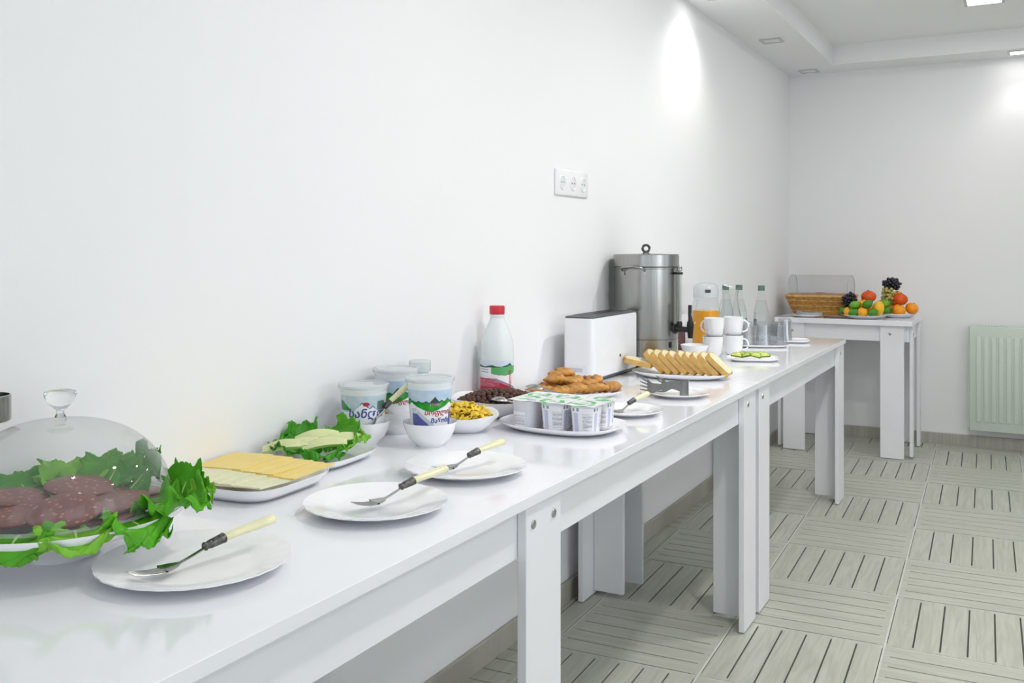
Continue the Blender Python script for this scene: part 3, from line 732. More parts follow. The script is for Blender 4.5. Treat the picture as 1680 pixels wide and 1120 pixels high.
def vnoise(x, y=0.0): return noise.noise(Vector((x, y, 3.1)))
def art_mountain(u, v):
    """white pot: grey-blue sky, green slope at the left, white lower half with a blue peak"""
    x = u * 12.0; x = (x % 4.0)                                      # art repeats round the cup
    peak = 0.60 + 0.20 * max(0, 1 - abs(x - 2.0) / 0.85); peak2 = 0.58 + 0.13 * max(0, 1 - abs(x - 2.9) / 0.6)
    hill = 0.82 - 0.28 * min(1, x / 1.25)
    if v < max(peak - .03, peak2 - .03) and v < 0.56 + .3 * max(0, 1 - abs(x - 2.2) / 1.3): return C(238, 240, 243)
    if v < max(peak, peak2): return C(92, 104, 164) if x < 3.1 and x > 1.75 else C(176, 188, 205)
    if x < 1.25 and 0.54 < v < hill: return C(40, 150, 60) if v > .66 else C(20, 140, 24)
    if x > 3.3 and v > .55 and v < .80: return C(92, 120, 116)
    if v < 0.54: return C(238, 240, 243)
    if v > .93: return C(226, 231, 234)
    return C(188 + 20 * vnoise(x * 2, v * 9), 203 + 14 * vnoise(x * 2, v * 9), 214)
def art_village(u, v, low=(92, 98, 168), alt=(196, 200, 212)):
    """blue sky, green meadow with a cottage, white sweep, coloured lower panel"""
    x = (u * 12.0) % 4.0
    ridge = 0.70 + .02 * math.sin(x * 9) + .03 * max(0, x - 2.4)
    roof = 0.70 + 0.11 * max(0, 1 - abs(x - 2.35) / 0.42)
    mead = 0.50 + 0.07 * abs(x - 2.0) ** 1.3
    if v > .93: return C(222, 230, 238)
    if v > max(ridge, roof): return C(186 + 22 * vnoise(x * 1.5, v * 8), 206 + 14 * vnoise(x * 1.5, v * 8), 226)
    if v > mead:
        if 1.9 < x < 2.85 and v > .62: return C(52, 66, 62) if v > .675 else (C(150, 150, 140) if int(x * 14) % 2 else C(104, 92, 84))
        return C(24, 110, 50) if v > ridge - .035 else C(20, 150 + 14 * math.sin(x * 7), 26)
    diag = 0.46 - 0.30 * max(0, x - 0.6) / 1.6
    if x < 2.4 and v < diag:
        if x < 0.85 and v < .22: return C(235, 236, 240) if (x < .12 or x > .74) else (C(60, 60, 70) if int(v * 90) % 2 else C(225, 226, 230))
        if (x - 1.35) ** 2 + ((v - .07) * 5.0) ** 2 < .16: return C(244, 240, 240)
        return C(*low)
    if x < 2.5 and v < diag + .10: return C(*alt)
    if x > 2.6 and (x - 3.05) ** 2 * 4 + ((v - .05) * 7) ** 2 < .9: return C(112, 110, 124)
    return C(240, 240, 244)
def art_village_yellow(u, v): return art_village(u, v, (196, 158, 50), (210, 212, 214))

def yogurt_cup(loc, label, art, r0, r1, h, rz, name1, name2=None, group='large yogurt cups standing in bowls', tilt=(0, 0)):
    t = empty('yogurt_cup', loc, 0, label, 'yogurt cup', group, rot=(tilt[0], tilt[1], rz))
    def rad(z): return r0 + (r1 - r0) * z / h
    bm = bmesh.new(); add_lathe(bm, [(0, 0.003), (r0 * .9, 0.003), (r0 * .93, 0), (r0, 0.001), (rad(h * .9), h * .9), (r1 + .0006, h * .93), (r1 + .0012, h), (0, h)], 56)
    link('cup', fin(bm, 'cup', 40), WPLAS, t)
    def fn(u, v):
        z = h * (0.03 + 0.87 * v); a = 2 * PI * u; q = rad(z) + 0.0004; return (math.cos(a) * q, math.sin(a) * q, z)
    link('label', grid(fn, 264, 92, 'label', close_u=True, colf=art), PRINT, t)
    lp = [(r1 + .0015, h - .004), (r1 + .0045, h - .004), (r1 + .0048, h + .003), (r1 + .003, h + .0045), (r1 - .001, h + .0045), (r1 - .003, h + .0025), (0, h + .0025)]
    link('lid', lathe(lp, 56, smooth=35), CLOUD, t)
    def place(zc, ang):
        def f(x, y):
            z = zc + y; q = rad(z) + 0.0010; a = ang + x / q; return (math.cos(a) * q, math.sin(a) * q, z)
        return f
    for (s, size, zc, ang, m, shear, bold) in name1:
        link('lettering', text_mesh(s, size, place(zc, ang), 0, shear, bold), m, t)
    if name2:
        zc, ang, rx, rz_ = name2
        def fe(u, v):
            a = 2 * PI * u; x, y = math.cos(a) * rx * v, math.sin(a) * rz_ * v; q = rad(zc + y) + .0008
            return (math.cos(ang + x / q) * q, math.sin(ang + x / q) * q, zc + y)
        link('emblem', grid(fe, 24, 2, 'emblem', close_u=True), INKR, t)
    return t
BW = bowl_mesh(0.0585, 0.052)
BG = 'small white bowls holding yogurt cups'
tag(link('bowl', BW, PORC, None, (0.088, 1.662, TZ)), 'small white bowl with the short blue-lettered yogurt cup, behind the salad dish', 'bowl', BG)
tag(link('bowl', BW, PORC, None, (0.072, 1.805, TZ)), 'small white bowl mostly hidden behind two others near the wall', 'bowl', BG)
tag(link('bowl', BW, PORC, None, (0.220, 1.722, TZ)), 'small white bowl standing in front with a tall green yogurt cup', 'bowl', BG)
# camera-facing side of a cup: angle in the table plane towards the camera
def facing(x, y): return math.atan2(0 - y, 1.352 - x)
fz = facing(.088, 1.662)
yogurt_cup((0.088, 1.662, TZ + .020), 'squat white yogurt cup with blue lettering and mountain, in the leftmost bowl', art_mountain, .041, .0505, .108, fz - math.radians(60) - .05,
           [('სანდო', .024, .045, math.radians(60) + .18, INKB, .15, .0006)], (.073, math.radians(60) + .16, .0075, .0042))
fz = facing(.072, 1.805)
yogurt_cup((0.072, 1.805, TZ + .010), 'green meadow yogurt cup with yellow panel, partly hidden behind the others', art_village_yellow, .040, .049, .135, fz - math.radians(60) - .1,
           [('სოფლის', .013, .062, math.radians(60) + .42, INKR, .3, .0002), ('18', .012, .02, math.radians(60) - .1, INKR, 0, .0003)])
fz = facing(.220, 1.722)
yogurt_cup((0.220, 1.722, TZ + .022), 'tall yogurt cup with green meadow, cottage and blue panel in the front bowl', art_village, .0395, .049, .121, fz - math.radians(60) + .05,
           [('სოფლის', .0150, .050, math.radians(60) + .42, INKR, .3, .0003), ('მაწონი', .0130, .033, math.radians(60) + .55, INKB, 0, .0004), ('18', .013, .012, math.radians(60) - .62 + .0, INKR, 0, .0004), ('ს', .02, .055, math.radians(60) - .78, INKW, .1, .0003)])
# small drinking yogurt bottle behind
t = empty('yogurt_bottle', (0.062, 1.918, TZ), 0, 'small clear-capped yogurt bottle behind the tall cups by the wall', 'bottle')
link('body', lathe([(0, 0), (.030, 0), (.032, .003), (.032, .085), (.027, .105), (.022, .115), (.022, .128), (0, .128)], 40), mat('pale_blue_plastic', rgb(214, 226, 234), .3, var=.03), t)
link('cap', lathe([(.0235, .126), (.0265, .128), (.0265, .151), (.0245, .154), (0, .154)], 40, smooth=30), CLOUD, t)
steelware('spoon', (0.118, 1.622, 0.792), (0.171, 1.722, 0.862), 'spoon with pearl yellow handle leaning in the leftmost yogurt bowl', group='cutlery with pearl yellow handles')

# ------------------------------------------------------------------ cereal bowls
def heap(cx, cy, rx, ry, z0, h, n, rmin, seed, rz=0.0, ex=2.6):
    rr = random.Random(seed); out = []; tries = 0
    while len(out) < n and tries < 60000:
        tries += 1
        a = rr.uniform(0, 2 * PI); q = math.sqrt(rr.random()); k = sup(a, ex)
        x, y = math.cos(a) * q * rx * k, math.sin(a) * q * ry * k
        z = z0 + h * (1 - q ** 2.2)
        if all((x - o[0]) ** 2 + (y - o[1]) ** 2 + (z - o[2]) ** 2 > rmin * rmin for o in out): out.append((x, y, z))
    c, s = math.cos(rz), math.sin(rz)
    return [(cx + x * c - y * s, cy + x * s + y * c, z) for x, y, z in out]
CH = speckled('chocolate_cereal', rgb(92, 62, 50), rgb(62, 38, 28), 160, 0.28, 0.7, soft=.2)
FL = mat('corn_flake', rgb(238, 204, 62), 0.5, var=0.16, vscale=60, bump=.4, bscale=200)
CBX, CBY = 0.172, 2.118
o = link('cereal_bowl', dish_mesh(.122, .100, .044, 2.8, foot=.5, flat=.50, tip=.006), PORC, None, (CBX, CBY, TZ), (0, 0, .55))
tag(o, 'white bowl heaped with brown chocolate cereal balls', 'bowl')
def ball_mesh():
    bm = bmesh.new(); bmesh.ops.create_icosphere(bm, subdivisions=2, radius=.0066)
    for v in bm.verts: v.co *= 1 + .07 * noise.noise(v.co * 300)
    return fin(bm, 'cereal_ball', 0)
BALL = ball_mesh()
for p in BALL.polygons: p.use_smooth = True
BALL.materials.append(CH)
pts = heap(CBX, CBY, .104, .084, TZ + .036, .026, 165, .0118, 3, .55)
for p in pts:
    o = link('cereal_ball', BALL, None, None, p, (R.uniform(0, 6), R.uniform(0, 6), 0)); o.scale = [R.uniform(.88, 1.1)] * 3
    tag(o, 'round brown chocolate cereal ball in the heaped bowl', 'cereal', 'chocolate cereal balls in the bowl')
def joined(me, pts, name, m, label, cat, rot=True):
    bm = bmesh.new()
    for p in pts:
        n0 = len(bm.verts); bm.from_mesh(me); bm.verts.ensure_lookup_table()
        M = Matrix.Rotation(R.uniform(0, 6), 3, 'Z') @ Matrix.Rotation(R.uniform(-.5, .5) if rot else 0, 3, 'X')
        for v in bm.verts[n0:]: v.co = M @ v.co + Vector(p)
    o = link(name, fin(bm, name, 60), m); return tag(o, label, cat, None, 'stuff')
joined(BALL, heap(CBX, CBY, .076, .060, TZ + .024, .026, 130, .0112, 5, .55), 'cereal_layer', CH, 'lower layer of chocolate cereal balls filling the bowl', 'cereal')
FBX, FBY = 0.198, 1.900
o = link('cereal_bowl', dish_mesh(.082, .078, .038, 2.8, foot=.5, flat=.50, tip=.006), PORC, None, (FBX, FBY, TZ), (0, 0, .55))
tag(o, 'white bowl heaped with yellow corn flakes', 'bowl')
def flake_mesh(seed):
    rr = random.Random(seed); ph = rr.uniform(0, 6)
    def fn(u, v):
        a = 2 * PI * u; q = .0105 * v * (1 + .22 * math.sin(3 * a + ph) + .12 * math.sin(5 * a + 2 * ph))
        return (math.cos(a) * q, math.sin(a) * q * .75, .0035 * math.sin(q * 300 + ph) * v + .0025 * math.cos(2 * a + ph) * v)
    me = grid(fn, 14, 3, 'flake', close_u=True, smooth=0); me.materials.append(FL); return me
FM = [flake_mesh(s) for s in range(5)]
for k, p in enumerate(heap(FBX, FBY, .058, .054, TZ + .035, .026, 95, .0098, 9, .55)):
    o = solid(link('corn_flake', FM[k % 5], None, None, p, (R.uniform(-.7, .7), R.uniform(-.7, .7), R.uniform(0, 6))), .0012)
    tag(o, 'curled yellow corn flake in the heaped bowl', 'cereal', 'corn flakes in the bowl')
joined(FM[0], heap(FBX, FBY, .036, .032, TZ + .026, .028, 60, .008, 10, .55), 'cereal_layer', FL, 'lower layer of corn flakes filling the bowl', 'cereal')
steelware('spoon', (0.197, 2.030, 0.8055), (0.330, 2.135, 0.7800), 'steel serving spoon lying face down across the rim of the cereal bowl', group='serving spoons', steel_only=True, flip=True)
steelware('spoon', (0.190, 2.225, 0.8120), (0.365, 2.285, 0.7900), 'steel serving spoon with dark ornate collar beside the pastries', group='serving spoons', flip=True)

# ------------------------------------------------------------------ milk bottle
t = empty('milk_bottle', (0.062, 2.300, TZ), 0, 'white milk bottle with red cap and red and green label', 'bottle')
MILK = thin_glass('milk_bottle_plastic', (.96, .98, .98, 1), 1.4, .08, .72, rgb(232, 238, 238))
link('body', lathe([(0, .003), (.036, 0), (.044, .003), (.0462, .012), (.0462, .145), (.0445, .165), (.038, .190), (.026, .215), (.0195, .232), (.0185, .240), (.0185, .250), (0, .250)], 48), mat('milk_white_plastic', rgb(228, 234, 234), .25, var=.02, coat=.3), t)
link('neck_ring', lathe([(.0185, .236), (.0215, .237), (.0215, .241), (.0185, .242)], 40), WPLAS, t)
bm = bmesh.new(); add_lathe(bm, [(.0205, .243), (.0212, .2445), (.0212, .264), (.020, .2665), (0, .2665)], 48, fr=lambda a, r: 1 + .012 * (1 if int(a * 48 / 2 / PI) % 2 else -1) if r > .0208 else 1)
link('cap', fin(bm, 'cap', 30), mat('red_plastic', rgb(206, 44, 62), .35, var=.03), t)
def art_milk(u, v):
    x = (u * 8.0) % 4.0
    ridge = .86 + .02 * math.sin(x * 5) + (.07 * max(0, 1 - abs(x - 3.1) / .3))
    if v > ridge: return C(214, 222, 236)
    if v > .80 + .05 * x / 4 and v > ridge - .06: return C(34, 92, 62)
    if x < 1.55 and x > .35 and v > .60: return C(238, 236, 240) if not (int(v * 40) % 3 == 0 and x < 1.3 and v > .66 and x > .5) else C(150, 148, 156)
    if v > .60 + .05 * abs(x - 2.6) ** 2: return C(92, 170, 104)
    if v > .52 and x < 2.2: return C(236, 226, 230)
    d = v - (.56 - .30 * (x - 1.2) / 2.0)
    if x > 1.2 and 0 < d < .07: return C(150, 130, 150)
    if x > 1.2 and d >= .07: return C(240, 232, 236)
    if .30 < v < .50 and x < 2.2: return C(176, 74, 96) if vnoise(x * 3, v * 30) < .1 else C(196, 108, 122)
    return C(178, 22, 42) if vnoise(x * 2.5, v * 14) > -.1 else C(150, 16, 34)
fz = facing(.062, 2.300)
def fn(u, v):
    a = 2 * PI * u + fz - PI / 2; return (math.cos(a) * .0467, math.sin(a) * .0467, .018 + .100 * v)
link('label', grid(fn, 208, 84, 'label', close_u=True, colf=art_milk), PRINT, t)
def pm_(ang, zc):
    def f(x, y): return (math.cos(ang - y / .047) * .0473, math.sin(ang - y / .047) * .0473, zc + x)
    return f
link('lettering', text_mesh('სოფლის', .013, pm_(fz + .92, .062), 0, .2, .0002), INKR, t)

# ------------------------------------------------------------------ pastries
PAX, PAY = 0.212, 2.486
o = link('pastry_platter', dish_mesh(.140, .088, .019, 2.6, flat=.70), PORC, None, (PAX, PAY, TZ), (0, 0, .72))
tag(o, 'oval white platter of golden pastries in front of the toaster', 'platter')
PAS = mat('baked_pastry', rgb(194, 140, 72), .5, spec=.35, var=.22, vscale=32, bump=.5, bscale=60, coat=.15)
JAM = mat('dark_filling', rgb(96, 42, 22), .35, var=.2)
def pastry_mesh(seed):
    rr = random.Random(seed); ph = rr.uniform(0, 6)
    def prof(a, b):
        rx, ry, rz = .040, .026, .0125
        w = 1 + .07 * math.sin(5 * a + ph) + .05 * math.sin(11 * a + 2 * ph)
        x = math.cos(a) * math.cos(b) * rx * w; y = math.sin(a) * math.cos(b) * ry * w
        z = math.sin(b) * rz * (1 + .22 * math.sin(x * 330 + ph + 60 * y + 1.5 * math.sin(y * 120)) + .25 * vnoise(x * 60 + ph, y * 60)) + .004 * math.sin(x * 50 + ph)
        return (x, y, z)
    me = grid(lambda u, v: prof(2 * PI * u, (v - .5) * PI * .998), 64, 28, 'pastry', close_u=True, smooth=0); me.materials.append(PAS); return me
PM = [pastry_mesh(s) for s in range(5)]
FILL = lathe([(0, .0012), (.005, .001), (.0075, 0), (.006, -.0012), (0, -.0014)], 16, sx=1.3, sy=.7, name='filling'); FILL.materials.append(JAM)
c, s = math.cos(.72), math.sin(.72)
PT = [(-.105, -.01, .024, 0, 'pastry at the cereal end of the platter'), (-.07, .03, .026, 1, 'pastry at the back left of the platter'), (-.06, -.032, .024, 0, 'pastry at the front left of the platter'), (-.02, .035, .027, 1, 'pastry at the back middle of the platter'), (-.005, -.03, .025, 0, 'pastry at the front middle of the platter'), (.035, .032, .026, 0, 'pastry at the back right near the toaster'), (.05, -.028, .024, 0, 'pastry at the front right of the platter'), (.085, .012, .024, 0, 'second pastry from the right end'), (.112, -.004, .023, 0, 'pastry at the right end of the platter'), (-.05, .005, .048, 1, 'raisin pastry on top at the left of the heap'), (.0, .005, .048, 0, 'pastry on top in the middle of the heap'), (-.03, .025, .064, 1, 'raisin pastry on the very top of the heap'), (.05, .005, .044, 1, 'raisin pastry on top at the right of the heap')]
for k, (dx, dy, z, f, lb) in enumerate(PT):
    t = empty('pastry', (PAX + dx * c - dy * s, PAY + dx * s + dy * c, TZ + z), 0, lb, 'pastry', 'pastries on the platter', rot=(R.uniform(-.2, .2), R.uniform(-.15, .15), .72 + R.uniform(-.5, .5) + (1.2 if k == 8 else 0)))
    link('crust', PM[k % 5], None, t)
    if f: link('filling', FILL, None, t, (.004, -.008, .0112), (.35, 0, .3)); link('filling', FILL, None, t, (-.016, .004, .0110), (.2, -.2, 1.0))

# ------------------------------------------------------------------ six small yogurt pots
YX, YY = 0.394, 2.024
o = link('pot_platter', dish_mesh(.150, .112, .019, 2.6, flat=.72), PORC, None, (YX, YY, TZ), (0, 0, -.03))
tag(o, 'oval white platter under six small yogurt pots', 'platter')
POT = mat('grey_white_pot_plastic', rgb(222, 221, 228), .3, var=.015)
FOIL = mat('foil_lid', (1, 1, 1, 1), .28, spec=.5, attr='print', var=.03, vscale=60)
def art_lid(seed):
    rr = random.Random(seed); ph = rr.uniform(0, 6)
    def f(u, v):
        x, y = u - .5, v - .5
        d = math.hypot(x + .15 * math.cos(ph), y + .15 * math.sin(ph))
        if .24 < d < .40 and math.sin(2 * math.atan2(y, x) + ph) > -.3: return C(50, 178, 62)
        if d < .10: return C(60, 186, 74)
        if .10 < d < .17 and x > 0: return C(186, 150, 158)
        if (x - .25) ** 2 + (y + .2) ** 2 < .02: return C(150, 150, 196)
        return C(224, 230, 228)
    return f
def pot_band(u, v):
    """printed wrap: fine grey lines of small type, lilac panel, green barcode tab"""
    x = (u * 4) % 1.0
    if .62 < x < .9:
        if v > .86: return C(60, 160, 70) if (x < .65 or x > .86) else (C(160, 165, 190) if int(x * 190) % 2 else C(236, 237, 242))
        if .66 < x < .86: return C(196, 197, 226) if v < .80 else C(236, 237, 242)
    if .08 < x < .54 and .06 < v < .78 and int(v * 34) % 2 and vnoise(x * 60, int(v * 34)) > -.25: return C(168, 168, 178)
    return C(236, 236, 240)
LIDG = 'small yogurt pots on the platter'
def pot(x, y, k, label, rz):
    t = empty('yogurt_pot', (x, y, TZ + .0045), rz, label, 'yogurt pot', LIDG)
    h, a0, a1 = .066, .0265, .0315
    bm = bmesh.new(); rings = []
    for (q, z) in [(.01, .002), (a0 * .9, .002), (a0 * .94, 0), (a0, .002), (a0 + (a1 - a0) * .9, h * .92), (a1, h * .94), (a1, h - .001)]:
        rings.append([bm.verts.new((math.cos(b) * q * sup(b, 3.4), math.sin(b) * q * sup(b, 3.4), z)) for b in [2 * PI * i / 48 for i in range(48)]])
    for i in range(len(rings) - 1):
        for j in range(48): bm.faces.new((rings[i][j], rings[i][(j + 1) % 48], rings[i + 1][(j + 1) % 48], rings[i + 1][j]))
    bm.faces.new(rings[0][::-1]); bm.faces.new(rings[-1])
    link('pot', fin(bm, 'pot', 40), POT, t)
    def fw(u, v):
        b = 2 * PI * u; z = .006 + v * .054; q = (a0 + (a1 - a0) * .9 * z / (h * .92)) + .0004; kk = sup(b, 3.4); return (math.cos(b) * q * kk, math.sin(b) * q * kk, z)
    if k != 0: link('wrapper', grid(fw, 176, 46, 'wrapper', close_u=True, colf=pot_band), PRINT, t)
    else:
        def fw2(u, v): return fw(.60 + .20 * u, v * .62)
        link('wrapper', grid(fw2, 60, 30, 'wrapper', colf=lambda u, v: pot_band(.02 + .12 * u, v)), PRINT, t)
    E = .0368
    lid = grid(lambda u, v: ((u - .5) * 2 * E, (v - .5) * 2 * E, h + .0006 + .0008 * math.sin(u * 9 + k) * math.cos(v * 8)), 34, 34, 'lid', colf=art_lid(k))
    solid(link('lid', lid, FOIL, t), .0006)
for k, (dx, dy, lb) in enumerate([(-.074, -.036, 'yogurt pot at the front left corner of the six-pack'), (.002, -.038, 'yogurt pot at the front middle of the six-pack'), (.078, -.040, 'yogurt pot at the front right corner with lilac barcode wrap'), (-.072, .038, 'yogurt pot at the back left corner of the six-pack'), (.004, .036, 'yogurt pot at the back middle of the six-pack'), (.080, .034, 'yogurt pot at the back right corner of the six-pack')]):
    pot(YX + dx, YY + dy, k, lb, -.03 + (PI / 2) * 0)

# ------------------------------------------------------------------ toaster
TX0, TX1, TY0, TY1, TH = 0.050, 0.158, 2.745, 3.140, 0.207
t = empty('toaster', ((TX0 + TX1) / 2, (TY0 + TY1) / 2, TZ), 0, 'white long-slot toaster with black top in front of the steel urn', 'toaster')
hx, hy = (TX1 - TX0) / 2, (TY1 - TY0) / 2
bm = bmesh.new(); rings = []
def rr_ring(hx, hy, r, z):
    out = []
    for cx, cy_, a0 in ((hx - r, hy - r, 0), (-hx + r, hy - r, PI / 2), (-hx + r, -hy + r, PI), (hx - r, -hy + r, 3 * PI / 2)):
        for q in range(7): a = a0 + PI / 2 * q / 6; out.append(bm.verts.new((cx + math.cos(a) * r, cy_ + math.sin(a) * r, z)))
    return out
for ins, z in ((.004, .012), (.0, .016), (.0, TH - .010), (.0015, TH - .004), (.006, TH - .001)): rings.append(rr_ring(hx - ins, hy - ins, .022, z))
for i in range(len(rings) - 1):
    n = len(rings[i])
    for j in range(n): bm.faces.new((rings[i][j], rings[i][(j + 1) % n], rings[i + 1][(j + 1) % n], rings[i + 1][j]))
bm.faces.new(rings[0][::-1]); bm.faces.new(rings[-1])
body = link('housing', fin(bm, 'housing', 40), mat('toaster_white', rgb(236, 238, 242), .22, var=.01, coat=.2), t)
bm = bmesh.new(); rings = [rr_ring(hx - .002, hy - .002, .02, TH - .003), rr_ring(hx - .003, hy - .003, .02, TH + .0005), rr_ring(hx - .007, hy - .007, .018, TH + .0025)]
for i in range(2):
    n = len(rings[i])
    for j in range(n): bm.faces.new((rings[i][j], rings[i][(j + 1) % n], rings[i + 1][(j + 1) % n], rings[i + 1][j]))
bm.faces.new(rings[-1])
top = link('top_panel', fin(bm, 'top_panel', 40), DARKP, t)
for k in (-1, 1):
    sl = link('slot', box((k * .021 - .012, -hy + .045, TH + .0024), (k * .021 + .012, hy - .045, TH + .0036), .001), BLACKP, t)
    fr = bmesh.new()
    for a, b in (((-.0145, -hy + .042), (-.0120, hy - .042)), ((.0120, -hy + .042), (.0145, hy - .042)), ((-.012, -hy + .042), (.012, -hy + .0445)), ((-.012, hy - .0445), (.012, hy - .042))):
        add_box(fr, (k * .021 + a[0], a[1], TH + .0022), (k * .021 + b[0], b[1], TH + .0052))
    link('slot_frame', fin(fr, 'slot_frame', 0), STEEL, sl)
link('base', box((-hx + .006, -hy + .006, .003), (hx - .006, hy - .006, .0135), .002), DARKP, t)
for sx_ in (-1, 1):
    for sy_ in (-1, 1): link('foot', lathe([(0, 0), (.008, 0), (.009, .003), (0, .004)], 16), BLACKP, t, (sx_ * (hx - .02), sy_ * (hy - .03), 0))
link('crumb_tray', box((-.043, -hy - .0012, .020), (.034, -hy + .004, .058), .002), mat('toaster_tray_white', rgb(230, 232, 236), .25, var=.01), t)
link('tray_grip', box((-.034, -hy - .0022, .032), (.020, -hy + .004, .049), .003), mat('grip_grey', rgb(196, 198, 202), .35, var=.02), t)
link('button', lathe([(0, .003), (.0045, .0026), (.0055, 0)], 16), DARKP, t, (hx - .0005, -hy + .225, .068), (0, PI / 2, 0))
link('lever', box((-.006, hy - .002, .10), (.006, hy + .012, .118), .003), BLACKP, t)

# ------------------------------------------------------------------ hot water urn
UX, UY, UR = 0.133, 3.284, 0.1165
t = empty('water_urn', (UX, UY, TZ), 0, 'tall brushed steel hot water urn with black tap', 'urn')
link('body', lathe([(0, .012), (UR - .004, .012), (UR - .001, .016), (UR - .001, .100), (UR - .003, .1015), (UR - .003, .1035), (UR, .105), (UR, .352), (UR + .0035, .354), (UR + .0035, .3575), (UR, .3595)], 72, smooth=30), BRUSH, t)
link('base_ring', lathe([(0, 0), (UR - .006, 0), (UR - .004, .003), (UR - .004, .0118), (0, .0118)], 60, smooth=30), BLACKP, t)
link('lid', lathe([(UR + .001, .360), (UR + .0025, .362), (UR + .0025, .402), (UR, .4045), (UR - .02, .4055), (.03, .408), (0, .409)], 72, smooth=25), BRUSH, t)
kb = bmesh.new(); RT, rt = .0125, .0048
ring = []
for i in range(29):
    a = 2 * PI * i / 28; ring.append((0 + math.cos(a) * RT * .88, math.cos(a) * RT * .475, .4255 + math.sin(a) * RT))
add_tube(kb, ring, rt, 10)
link('lid_ring', fin(kb, 'lid_ring', 60), DARKP, t)
link('ring_base', lathe([(.012, .408), (.010, .412), (0, .413)], 20), DARKP, t)
for ang in (math.radians(-92), math.radians(88)):
    ca, sa = math.cos(ang), math.sin(ang); pts = []
    for q, rr_, z in ((-.35, UR + .001, .345), (-.34, UR + .012, .351), (-.27, UR + .026, .357), (-.1, UR + .030, .361), (.1, UR + .030, .361), (.27, UR + .026, .357), (.34, UR + .012, .351), (.35, UR + .001, .345)):
        pts.append((math.cos(ang + q) * rr_, math.sin(ang + q) * rr_, z))
    h = link('side_handle', tube(pts, .0042, 10), STEEL, t)
    for q in (-.35, .35): link('handle_bracket', box((-.005, -.002, -.014), (.005, .002, .006), .001), STEEL, h, (math.cos(ang + q) * (UR + .0025), math.sin(ang + q) * (UR + .0025), .345), (0, 0, ang + q + PI / 2))
ga = math.radians(-8); gx, gy = math.cos(ga), math.sin(ga)
gg = link('sight_glass', tube([(gx * (UR + .018), gy * (UR + .018), .155), (gx * (UR + .018), gy * (UR + .018), .345)], .0072, 14), thin_glass('sight_tube', (.75, .8, .78, 1), 1.5, .03, .15), t)
link('sight_guard', tube([(gx * (UR + .012), gy * (UR + .012), .155), (gx * (UR + .012), gy * (UR + .012), .345)], .0055, 10), BRUSH, t)
link('sight_cap', lathe([(0, .352), (.0075, .350), (.0098, .344), (.0098, .335), (.0075, .333)], 20), STEEL, t, (gx * (UR + .018), gy * (UR + .018), .012))
link('sight_collar', lathe([(.0115, .0), (.0125, .002), (.0125, .006), (.0115, .008), (0, .008), (0, 0)], 20), BLACKP, t, (gx * (UR + .018), gy * (UR + .018), .333))
link('sight_bracket', box((-.02, -.004, -.004), (.004, .004, .004), .001), BLACKP, t, (gx * (UR + .014), gy * (UR + .014), .337), (0, 0, ga))
tp = link('tap', tube([(gx * (UR - .002), gy * (UR - .002), .138), (gx * (UR + .058), gy * (UR + .058), .138)], [.012, .0095], 16), BLACKP, t)
link('gauge_foot', lathe([(0, .145), (.0095, .145), (.0105, .158), (.008, .166), (0, .166)], 18), BLACKP, t, (gx * (UR + .018), gy * (UR + .018), 0))
link('tap_flange', tube([(gx * (UR - .001), gy * (UR - .001), .138), (gx * (UR + .006), gy * (UR + .006), .138)], [.02, .017], 20), BLACKP, t)
link('tap_spout', lathe([(0, .108), (.0085, .108), (.0105, .13), (.0125, .152), (.0115, .166), (0, .168)], 20), BLACKP, tp, (gx * (UR + .060), gy * (UR + .060), 0))
link('tap_lever', tube([(gx * (UR + .060), gy * (UR + .060), .166), (gx * (UR + .060), gy * (UR + .060), .178), (gx * (UR + .058), gy * (UR + .058), .19), (gx * (UR + .059), gy * (UR + .059), .225)], [.011, .0085, .0075, .0082], 12, flat=(1, .8)), BLACKP, tp)
kd = math.radians(-25); link('dial', lathe([(.0125, 0), (.0115, .010), (.009, .014), (0, .015)], 24), STEEL, t, (math.cos(kd) * (UR - .003), math.sin(kd) * (UR - .003), .052), (0, PI / 2, kd))
link('switch', box((-.002, -.006, -.010), (.004, .006, .010), .001), BLACKP, t, (math.cos(kd + .05) * (UR - .002), math.sin(kd + .05) * (UR - .002), .083), (0, 0, kd + .05))

# ------------------------------------------------------------------ bread
BX, BY = 0.352, 3.030
o = link('bread_platter', dish_mesh(.166, .105, .020, 2.2, flat=.70), PORC, None, (BX, BY, TZ), (0, 0, .10))
tag(o, 'oval white platter of sliced toast bread', 'platter')
CRUST = mat('bread_crust', rgb(206, 166, 100), .65, spec=.25, var=.12, vscale=40, bump=.4, bscale=120)
CRUMB = mat('bread_crumb', rgb(232, 222, 186), .75, spec=.2, var=.06, vscale=60, bump=.6, bscale=220)
def toast_mesh():
    bm = bmesh.new(); T = .0085; H2 = .046
    pl = []
    for i in range(40):
        a = 2 * PI * i / 40; k = sup(a, 7); pl.append((math.cos(a) * k * H2, math.sin(a) * k * H2 + (0.004 * math.cos(math.cos(a) * k * 2.6) if math.sin(a) > 0 else 0)))
    A = [bm.verts.new((-T, x, y)) for x, y in pl]; A2 = [bm.verts.new((-T * 1.02, x * .93, y * .93)) for x, y in pl]
    B = [bm.verts.new((T, x, y)) for x, y in pl]; B2 = [bm.verts.new((T * 1.02, x * .93, y * .93)) for x, y in pl]
    n = 40
    for i in range(n):
        j = (i + 1) % n
        f = bm.faces.new((A[i], A[j], B[j], B[i])); f.material_index = 0
        for P_, Q_ in ((A, A2), (B, B2)): bm.faces.new((P_[i], P_[j], Q_[j], Q_[i])).material_index = 0
    bm.faces.new(A2[::-1]).material_index = 1; bm.faces.new(B2).material_index = 1
    me = fin(bm, 'slice', 35); me.materials.append(CRUST); me.materials.append(CRUMB); return me
TM = toast_mesh()
